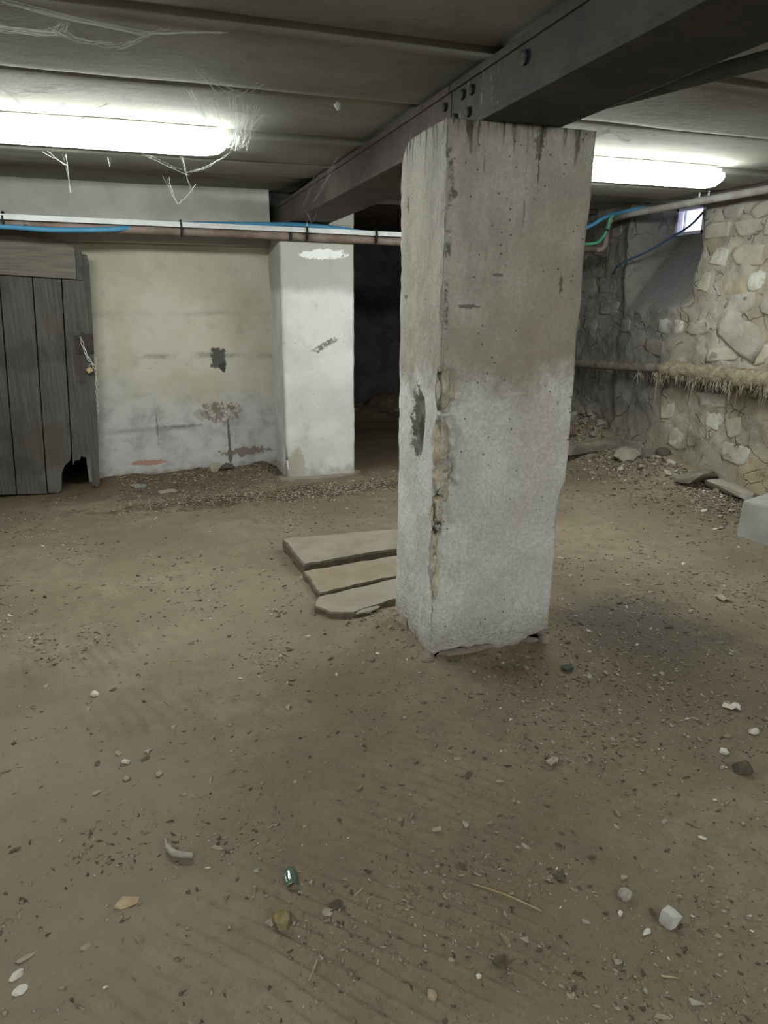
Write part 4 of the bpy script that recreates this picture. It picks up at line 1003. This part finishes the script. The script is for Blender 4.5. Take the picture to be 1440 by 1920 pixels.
# ------------------------------------------------------------------ single finds on the floor
def on_floor(x, y, dz=0.0): return (x, y, fh(x, y) + dz)
b = MB(); b.tube(spline([on_floor(0.668, 1.257, 0.006), on_floor(0.73, 1.19, 0.010), on_floor(0.787, 1.12, 0.006)], 6), [0.0024] * 12 + [0.0018], 6)
tag(b.build('dry_stalk', M_chips[5], None, True), 'long thin straw stalk lying on the raked dirt', 'stalk')
b = MB(); b.tube(spline([on_floor(0.22, 1.13, 0.005), on_floor(0.245, 1.165, 0.007), on_floor(0.262, 1.20, 0.005)], 4), 0.0022, 5)
tag(b.build('dry_stalk', M_chips[0], None, True), 'short pale straw bit lying on the ripples at the lower left', 'stalk')
# curled seed pod
b = MB(); b.tube(spline([on_floor(-0.055, 1.665, 0.012), on_floor(-0.05, 1.635, 0.012), on_floor(-0.035, 1.605, 0.013), on_floor(-0.005, 1.585, 0.013), on_floor(0.012, 1.583, 0.010)], 6), [0.004] * 6 + [0.009] * 13 + [0.008] * 5 + [0.003], 8)
tag(b.build('seed_pod', M_chips[3], None, True), 'curled grey dry seed pod on the dirt at the lower left', 'pod')
# bottle glass shard, curved
b = MB(); pts = []
for i in range(6):
    for j in range(5):
        u = -0.5 + i / 5; v = -0.5 + j / 4
        pts.append((u * 0.036 * (1 - 0.5 * abs(v)), v * 0.055, 0.010 - 0.028 * u * u * 1.2))
nn = len(pts); V2 = [(x + 0.241, y + 1.423, z + fh(0.241, 1.423) + 0.002) for x, y, z in pts] + [(x + 0.241, y + 1.423, z + fh(0.241, 1.423) + 0.005) for x, y, z in pts]
Fg = grid_faces(5, 6).tolist(); F2 = Fg + [[v + nn for v in f[::-1]] for f in Fg]
for i in range(5): F2 += [[i * 5, (i + 1) * 5, (i + 1) * 5 + nn, i * 5 + nn], [i * 5 + 4, (i + 1) * 5 + 4, (i + 1) * 5 + 4 + nn, i * 5 + 4 + nn]]
for j in range(4): F2 += [[j, j + 1, j + 1 + nn, j + nn], [25 + j, 26 + j, 26 + j + nn, 25 + j + nn]]
me = bpy.data.meshes.new('glass_shard'); me.from_pydata(V2, [], F2); me.validate()
o = link('glass_shard', me, M_glass, None, True); tag(o, 'curved green bottle glass shard half sunk in the dirt', 'glass shard')
rock('wood_chip', (-0.152, 1.481), (0.062, 0.036, 0.012), simple('orange_chip', (0.36, 0.26, 0.155), (0.42, 0.32, 0.20), 30), 'flat orange tan chip at the lower left of the floor', 'chip', None, 401, (0.05, 0.1, 0.35), 14, 0.8)
rock('plaster_crumb', (0.196, 1.296), (0.045, 0.055, 0.035), simple('ochre_crumb', (0.17, 0.125, 0.055), (0.24, 0.185, 0.10), 40), 'mottled ochre crumb sitting on the dirt below the glass shard', 'crumb', None, 403, (0, 0, 0.4), 22, 0.3)
rock('pebble', (0.304, 1.293), (0.028, 0.024, 0.012), M_chips[3], 'small round grey pebble touching the dark dry leaf', 'pebble', None, 405, npts=30)
rock('pebble', (1.012, 1.100), (0.040, 0.034, 0.030), M_chips[3], 'smooth pale grey pebble, roundest one at the lower right', 'pebble', None, 407, npts=44)
rock('stone_cube', (1.066, 1.005), (0.040, 0.042, 0.038), simple('pale_cube', (0.40, 0.38, 0.35), (0.47, 0.45, 0.42), 20), 'angular pale stone lump right of the smooth pebble', 'stone', None, 409, (0.1, 0.2, 0.3), 60, 0.75)
rock('dung_lump', (1.663, 1.376), (0.075, 0.055, 0.045), M_chips[2], 'dark brown crumbly lump near the right edge of the floor', 'lump', None, 411, npts=40)
rock('pebble', (1.858, 1.520), (0.045, 0.028, 0.022), M_chips[4], 'oval whitish pebble near the right edge above the dark lump', 'pebble', None, 413, npts=40)
rock('stone_chip', (1.68, 1.47), (0.032, 0.030, 0.024), M_chips[4], 'bright white chip just left of the dark lump', 'stone', None, 415)
rock('dirt_clod', (1.494, 2.089), (0.055, 0.045, 0.03), simple('dark_clod', (0.05, 0.055, 0.045), (0.075, 0.08, 0.065), 30), 'dark greenish clod on the floor right of the pillar foot', 'clod', None, 417, npts=30)
rock('dirt_clod', (0.895, 1.205), (0.028, 0.03, 0.02), M_chips[2], 'blackish clod lying above the pale pebbles at the lower right', 'clod', None, 419, npts=30)
rock('shell_bit', (-0.376, 1.355), (0.036, 0.022, 0.012), M_chips[4], 'curved whitish shell bit at the lower left corner, upper of two', 'shell', None, 421, (0.2, 0, 0.5))
rock('shell_bit', (-0.365, 1.315), (0.036, 0.024, 0.012), M_chips[4], 'whitish shell bit at the lower left corner, lower of two', 'shell', None, 423, (0.1, 0.2, 0.8))
rock('brown_nugget', (0.46, 1.019), (0.024, 0.028, 0.018), simple('nugget', (0.30, 0.22, 0.14), (0.36, 0.28, 0.19), 30), 'tan brown nugget near the bottom edge of the floor', 'nugget', None, 425)
rock('pebble', (-0.273, 2.514), (0.034, 0.030, 0.026), M_chips[4], 'lone bright white pebble beside the worn track on the left', 'pebble', None, 427)
rock('pebble', (-0.16, 2.06), (0.030, 0.026, 0.02), M_chips[4], 'small white pebble lying left of centre on open dirt', 'pebble', None, 429)
rock('stone_flake', (0.90, 2.86), (0.16, 0.08, 0.03), M_slab[2], 'pale flake half buried between the slabs and the pillar foot', 'stone', None, 431, (0, 0, 0.2), 20, 0.6)

def leaf(name, c, size, mat, label, seed, group=None):
    r = random.Random(seed); n = 11; V3 = []; 
    for lay in (0.0, 0.0016):
        V3.append((0, 0, 0.006 + lay))
        for k in range(n):
            a = 2 * math.pi * k / n; q = size * (0.5 + 0.5 * r.random() * (lay == 0))
            if lay == 0: V3.append((q * math.cos(a), q * 0.75 * math.sin(a), r.uniform(0.001, 0.016)))
            else: V3.append((V3[1 + k][0], V3[1 + k][1], V3[1 + k][2] + lay))
    F3 = []
    for k in range(n):
        k2 = (k + 1) % n
        F3 += [[0, 1 + k2, 1 + k], [n + 1, n + 2 + k, n + 2 + k2], [1 + k, 1 + k2, n + 2 + k2, n + 2 + k]]
    me = bpy.data.meshes.new(name); me.from_pydata(V3, [], F3); me.validate(); me.materials.append(mat)
    o = bpy.data.objects.new(name, me); col.objects.link(o); o.location = (c[0], c[1], fh(*c)); o.rotation_euler = (0, 0, r.uniform(0, 6))
    tag(o, label, 'leaf', group); return o
leaf('dry_leaf', (0.329, 1.308), 0.028, M_chips[2], 'dark curled dry leaf next to the small round pebble', 1)
leaf('dry_leaf', (0.632, 1.032), 0.026, M_chips[2], 'dark crumpled leaf near the bottom edge of the floor', 2)
leaf('dry_leaf', (1.93, 2.98), 0.045, M_chips[0], 'pale crumpled leaf on open floor right of the near pillar', 3)
leaf('dry_leaf', (2.62, 2.45), 0.05, M_chips[0], 'pale curled leaf near the right edge ahead of the concrete block', 4)
leaf('dry_leaf', (1.90, 1.66), 0.035, M_chips[4], 'whitish crumpled leaf near the right edge of the floor', 5)
leaf('dry_leaf', (1.12, 1.60), 0.03, M_chips[0], 'tan leaf scrap lying below the pillar foot on the right', 6)

# ------------------------------------------------------------------ loose chips: the larger ones singly, the rest as litter
tmpl = {}
for mi, mname in enumerate(('tan', 'brown', 'dark', 'grey', 'white', 'straw')):
    tmpl[mi] = []
    for v in range(3):
        r = random.Random(1000 + mi * 10 + v); b = MB()
        b.hull([tuple(c) for c in (Vector((r.gauss(0, 1), r.gauss(0, 1), r.gauss(0, 1))).normalized() * 0.5 for _ in range(11))])
        me = b.mesh('chip_shape'); me.materials.append(M_chips[mi]); tmpl[mi].append(me)
kinds = {0: ('stone_chip', 'small tan stone chip lying loose on the dirt floor', 'small tan stone chips'),
         1: ('bark_chip', 'small brown bark chip lying loose on the dirt floor', 'small brown bark chips'),
         2: ('soil_crumb', 'small dark soil crumb lying on the dirt floor', 'small dark soil crumbs'),
         3: ('stone_chip', 'small grey stone chip lying loose on the dirt floor', 'small grey stone chips'),
         4: ('plaster_chip', 'small white plaster chip lying on the dirt floor', 'small white plaster chips'),
         5: ('straw_bit', 'small straw coloured chaff bit lying on the dirt floor', 'small straw coloured bits')}
rr = random.Random(77); cnt = 0
def blocked(x, y, m_=0.02):
    return (PX0 - m_ < x < PX1 + m_ and PY0 - m_ < y < PY1 + m_) or (0.66 < x < 1.75 and 2.8 < y < 3.9) or (BX0 - 0.1 < x < BX1 + 0.1 and y > BY0 - 0.14) or (3.4 < x and 2.7 < y < 3.4) or (x < -0.25 and y > 5.6) or x > 4.0
while cnt < 230:
    y = 0.78 + 2.6 * rr.random() ** 1.3
    x = rr.uniform(-0.2 - 0.16 * y, 0.27 + 1.05 * y)
    if blocked(x, y, 0.03): continue
    dens = 0.35 + 0.65 * float(sstep(-0.15, 0.35, fbm(x, y, 0.5, 3, 61))) + 0.5 * float(gauss(x, y, 1.75, 1.85, 0.5, 0.5))
    if rr.random() > dens: continue
    mi = rr.choices(range(6), (32, 24, 16, 16, 6, 6))[0]
    nm, lb, gr = kinds[mi]
    o = bpy.data.objects.new(nm, rr.choice(tmpl[mi])); col.objects.link(o)
    s_ = rr.uniform(0.012, 0.026) * (0.8 if mi == 4 else 1.0) * (0.85 + 0.15 * y)
    sx, sy, sz = s_ * rr.uniform(1.0, 1.8), s_ * rr.uniform(0.6, 1.0), s_ * rr.uniform(0.25, 0.55)
    if mi == 5: sx, sy, sz = s_ * 2.2, s_ * 0.3, s_ * 0.25
    o.scale = (sx, sy, sz); o.rotation_euler = (rr.uniform(-0.25, 0.25), rr.uniform(-0.25, 0.25), rr.uniform(0, 6.28))
    o.location = (x, y, fh(x, y) + sz * 0.22)
    where = ('in the left foreground' if x < 0.2 else 'in the middle foreground' if x < 0.8 else 'in the right foreground') if y < 1.75 else ('left of the near pillar' if x < 1.0 else 'right of the near pillar')
    tag(o, lb.replace('on the dirt floor', 'on the dirt ' + where), 'chip', gr + ' ' + where); cnt += 1

def litter(name, label, X, Y, size, mats, seed, flat=0.4):
    g = np.random.default_rng(seed); n = len(X)
    base = np.array([[1, 0, 0], [0, 1, 0], [-1, 0, 0], [0, -1, 0], [0, 0, 1], [0, 0, -1]], float) * 0.5
    B = base[None] + g.normal(0, 0.14, (n, 6, 3))
    S = np.stack([size * g.uniform(0.9, 2.0, n), size * g.uniform(0.5, 1.0, n), size * flat * g.uniform(0.5, 1.3, n)], -1)
    B = B * S[:, None, :]
    a = g.uniform(0, 6.283, n); t = g.normal(0, 0.25, n)
    Bz = B[..., 2] + B[..., 0] * np.sin(t)[:, None]
    X2 = B[..., 0] * np.cos(a)[:, None] - B[..., 1] * np.sin(a)[:, None]; Y2 = B[..., 0] * np.sin(a)[:, None] + B[..., 1] * np.cos(a)[:, None]
    Z0 = floor_h(X, Y) + size * flat * 0.15
    P = np.stack([X2 + X[:, None], Y2 + Y[:, None], Bz + Z0[:, None]], -1).reshape(-1, 3)
    T = np.array([[0, 1, 4], [1, 2, 4], [2, 3, 4], [3, 0, 4], [1, 0, 5], [2, 1, 5], [3, 2, 5], [0, 3, 5]])
    F = (np.arange(n)[:, None, None] * 6 + T[None]).reshape(-1, 3)
    me = mesh_np(name, P, F)
    for m_ in M_chips: me.materials.append(m_)
    me.polygons.foreach_set('material_index', np.repeat(mats, 8).astype(np.int32)); me.update()
    o = bpy.data.objects.new(name, me); col.objects.link(o)
    tag(o, label, 'litter', kind='stuff'); return o

def scatter(n, ya, yb, powr, seed, extra=None):
    g = np.random.default_rng(seed)
    Y = ya + (yb - ya) * g.random(n) ** powr
    X = g.uniform(-0.45 - 0.16 * Y, 0.5 + 1.12 * Y)
    ok = (X < 4.0) & (rect_d(X, Y, PX0, PX1, PY0, PY1) > 0.005) & ~((X > 0.68) & (X < 1.72) & (Y > 2.86) & (Y < 3.86)) & (rect_d(X, Y, BX0 - 0.08, BX1 + 0.08, BY0 - 0.1, BY1) > 0.01) & ~((X < -0.3) & (Y > 5.68))
    D = 0.14 + 0.86 * sstep(-0.12, 0.38, fbm(X, Y, 0.42, 4, 61)) + 0.8 * gauss(X, Y, 1.8, 1.95, 0.55, 0.6) + 0.8 * np.exp(-rect_d(X, Y, PX0, PX1, PY0, PY1) / 0.12)
    ok &= g.random(n) < D
    return X[ok], Y[ok], g
X, Y, g = scatter(27000, 0.70, 3.2, 1.1, 5)
litter('floor_litter', 'fine scattered chips and crumbs over the near dirt floor', X, Y, (0.003 + 0.0105 * g.random(len(X)) ** 1.6) * (0.8 + 0.2 * Y), g.choice(6, len(X), p=[.33, .30, .25, .08, .015, .025]), 15)
X, Y, g = scatter(13000, 3.0, 5.6, 0.9, 6)
litter('floor_litter', 'fine scattered chips over the dirt floor toward the back', X, Y, g.uniform(0.006, 0.022, len(X)), g.choice(6, len(X), p=[.36, .27, .21, .12, .02, .02]), 16)
g = np.random.default_rng(8)
n = 5200; X = g.normal(1.15, 0.75, n); Y = 5.17 + g.normal(0, 0.14, n) + 0.05 * np.sin(X * 4)
ok = (rect_d(X, Y, BX0 - 0.1, BX1 + 0.1, BY0 - 0.1, BY1) > 0.0) & (X > -0.25) & (X < 3.5) & (Y < 5.75)
X, Y = X[ok], Y[ok]
litter('chaff', 'band of golden brown chaff and grit in front of the far pillar', X, Y, g.uniform(0.006, 0.020, len(X)), g.choice(6, len(X), p=[.22, .25, .20, .05, .07, .21]), 17)
n = 1300; X = g.uniform(-0.25, 1.02, n); Y = 5.90 - np.abs(g.normal(0, 0.22, n))
litter('wall_grit', 'loose grit and plaster crumbs banked against the back wall', X, Y, g.uniform(0.006, 0.026, n), g.choice(6, n, p=[.22, .34, .34, .05, .03, .02]), 18)
n = 3200; X = 4.02 - np.abs(g.normal(0, 0.26, n)); Y = g.uniform(3.3, 6.4, n)
litter('wall_grit', 'loose grit and stone crumbs banked along the right wall', X, Y, g.uniform(0.008, 0.032, n), g.choice(6, n, p=[.28, .27, .2, .18, .05, .02]), 19, 0.6)

# ------------------------------------------------------------------ cobwebs
def cobweb(label, strands, sag=0.02, rad=0.0009, fuzz=3, seed=0, spread=0.015):
    r = random.Random(seed); b = MB()
    for a, c, k in strands:
        a = Vector(a); c = Vector(c)
        for j in range(k):
            q = Vector((r.gauss(0, spread), r.gauss(0, spread), r.gauss(0, spread * 0.35))); q2 = Vector((r.gauss(0, spread * 0.4), r.gauss(0, spread * 0.4), r.gauss(0, spread * 0.3)))
            sg = sag * r.uniform(0.2, 1.4)
            pts = []
            for i in range(7):
                t = i / 6; p = (a + q).lerp(c + q2, t); p.z -= sg * 4 * t * (1 - t); p += Vector((r.gauss(0, 0.002), r.gauss(0, 0.002), r.gauss(0, 0.002)))
                p.z = min(p.z, 2.146); pts.append(p)
            b.tube(pts, rad * r.uniform(0.4, 1.3), 3, False)
    o = b.build('cobweb', M_web); tag(o, label, 'cobweb', 'cobwebs under the ceiling'); return o
cobweb('tangled cobweb standing on the left end of the tube light', [((-0.26, 3.50, 2.10), (-0.36, 3.20, 2.16), 6), ((-0.26, 3.50, 2.10), (-0.19, 3.25, 2.16), 8), ((-0.26, 3.54, 2.09), (-0.24, 3.35, 2.13), 14), ((-0.36, 3.20, 2.15), (-0.45, 2.85, 2.16), 5), ((-0.36, 3.20, 2.15), (-0.20, 3.05, 2.16), 5), ((-0.30, 3.10, 2.15), (-0.02, 2.95, 2.16), 5), ((-0.26, 3.50, 2.10), (-0.02, 3.2, 2.16), 4)], 0.02, 0.0012, seed=1, spread=0.02)
cobweb('drooping grey cobweb at the upper left of the ceiling', [((-0.42, 2.45, 2.15), (-0.13, 2.43, 2.13), 14), ((-0.13, 2.43, 2.13), (-0.10, 2.38, 2.16), 14), ((-0.13, 2.43, 2.13), (0.02, 2.50, 2.14), 6), ((0.02, 2.50, 2.14), (0.16, 2.35, 2.16), 6), ((-0.30, 2.28, 2.16), (0.10, 2.40, 2.15), 14), ((0.10, 2.40, 2.15), (0.32, 2.32, 2.16), 6), ((-0.42, 2.45, 2.15), (-0.55, 2.6, 2.16), 6)], 0.012, 0.0013, seed=2, spread=0.018)
cobweb('tall fan shaped cobweb rising from the right end of the left tube light', [((0.525, 3.66, 2.12), (0.43, 2.95, 2.16), 16), ((0.525, 3.66, 2.12), (0.51, 3.05, 2.16), 14), ((0.525, 3.66, 2.12), (0.57, 3.15, 2.16), 8), ((0.46, 3.62, 2.11), (0.27, 2.92, 2.16), 9), ((0.46, 3.62, 2.11), (0.34, 3.0, 2.16), 5), ((0.43, 2.95, 2.155), (0.28, 2.68, 2.16), 8), ((0.43, 2.95, 2.155), (0.5, 2.75, 2.16), 4), ((0.40, 3.0, 2.13), (0.60, 3.1, 2.14), 4)], 0.025, 0.0013, seed=3, spread=0.035)
cobweb('dangling cobweb threads under the middle of the left tube light', [((0.28, 3.66, 2.06), (0.31, 3.69, 1.90), 3), ((0.10, 3.66, 2.06), (0.31, 3.69, 1.99), 2), ((0.31, 3.69, 1.99), (0.50, 3.72, 2.10), 2), ((0.20, 3.68, 1.97), (0.24, 3.69, 1.86), 3), ((0.24, 3.69, 1.86), (0.33, 3.69, 1.95), 2)], 0.01, 0.00028, seed=4, spread=0.012)
cobweb('single dusty thread hanging below the left tube light', [((-0.22, 3.66, 2.035), (-0.215, 3.66, 1.88), 3), ((-0.30, 3.66, 2.035), (-0.22, 3.66, 1.99), 2), ((-0.04, 3.66, 2.035), (-0.04, 3.67, 2.0), 3)], 0.003, 0.0004, seed=5, spread=0.006)
cobweb('stretched cobweb above the right tube light beside the near pillar', [((1.62, 2.48, 2.0), (1.95, 2.75, 2.10), 14), ((1.95, 2.75, 2.10), (2.35, 2.95, 2.16), 10), ((2.0, 2.78, 2.10), (2.10, 2.80, 2.08), 12), ((1.62, 2.48, 2.0), (1.61, 2.50, 1.93), 3), ((1.7, 2.5, 2.03), (2.3, 2.9, 2.16), 6)], 0.012, 0.0009, seed=6, spread=0.014)
cobweb('faint cobweb strung across the rusty beam side', [((1.10, 3.9, 2.16), (1.13, 4.6, 2.02), 3), ((1.10, 4.4, 2.16), (1.13, 4.9, 2.02), 3), ((1.17, 4.8, 1.98), (1.17, 4.82, 1.93), 3)], 0.02, 0.0006, seed=7, spread=0.02)
# pale paper wasp-like cocoon stuck in a joint
rock('cocoon', (0.835, 2.975, 2.150), (0.030, 0.030, 0.04), simple('cocoon_white', (0.6, 0.6, 0.56), (0.5, 0.5, 0.46), 40), 'small white cocoon stuck to the ceiling joint left of the beam', 'cocoon', None, 501, npts=24)
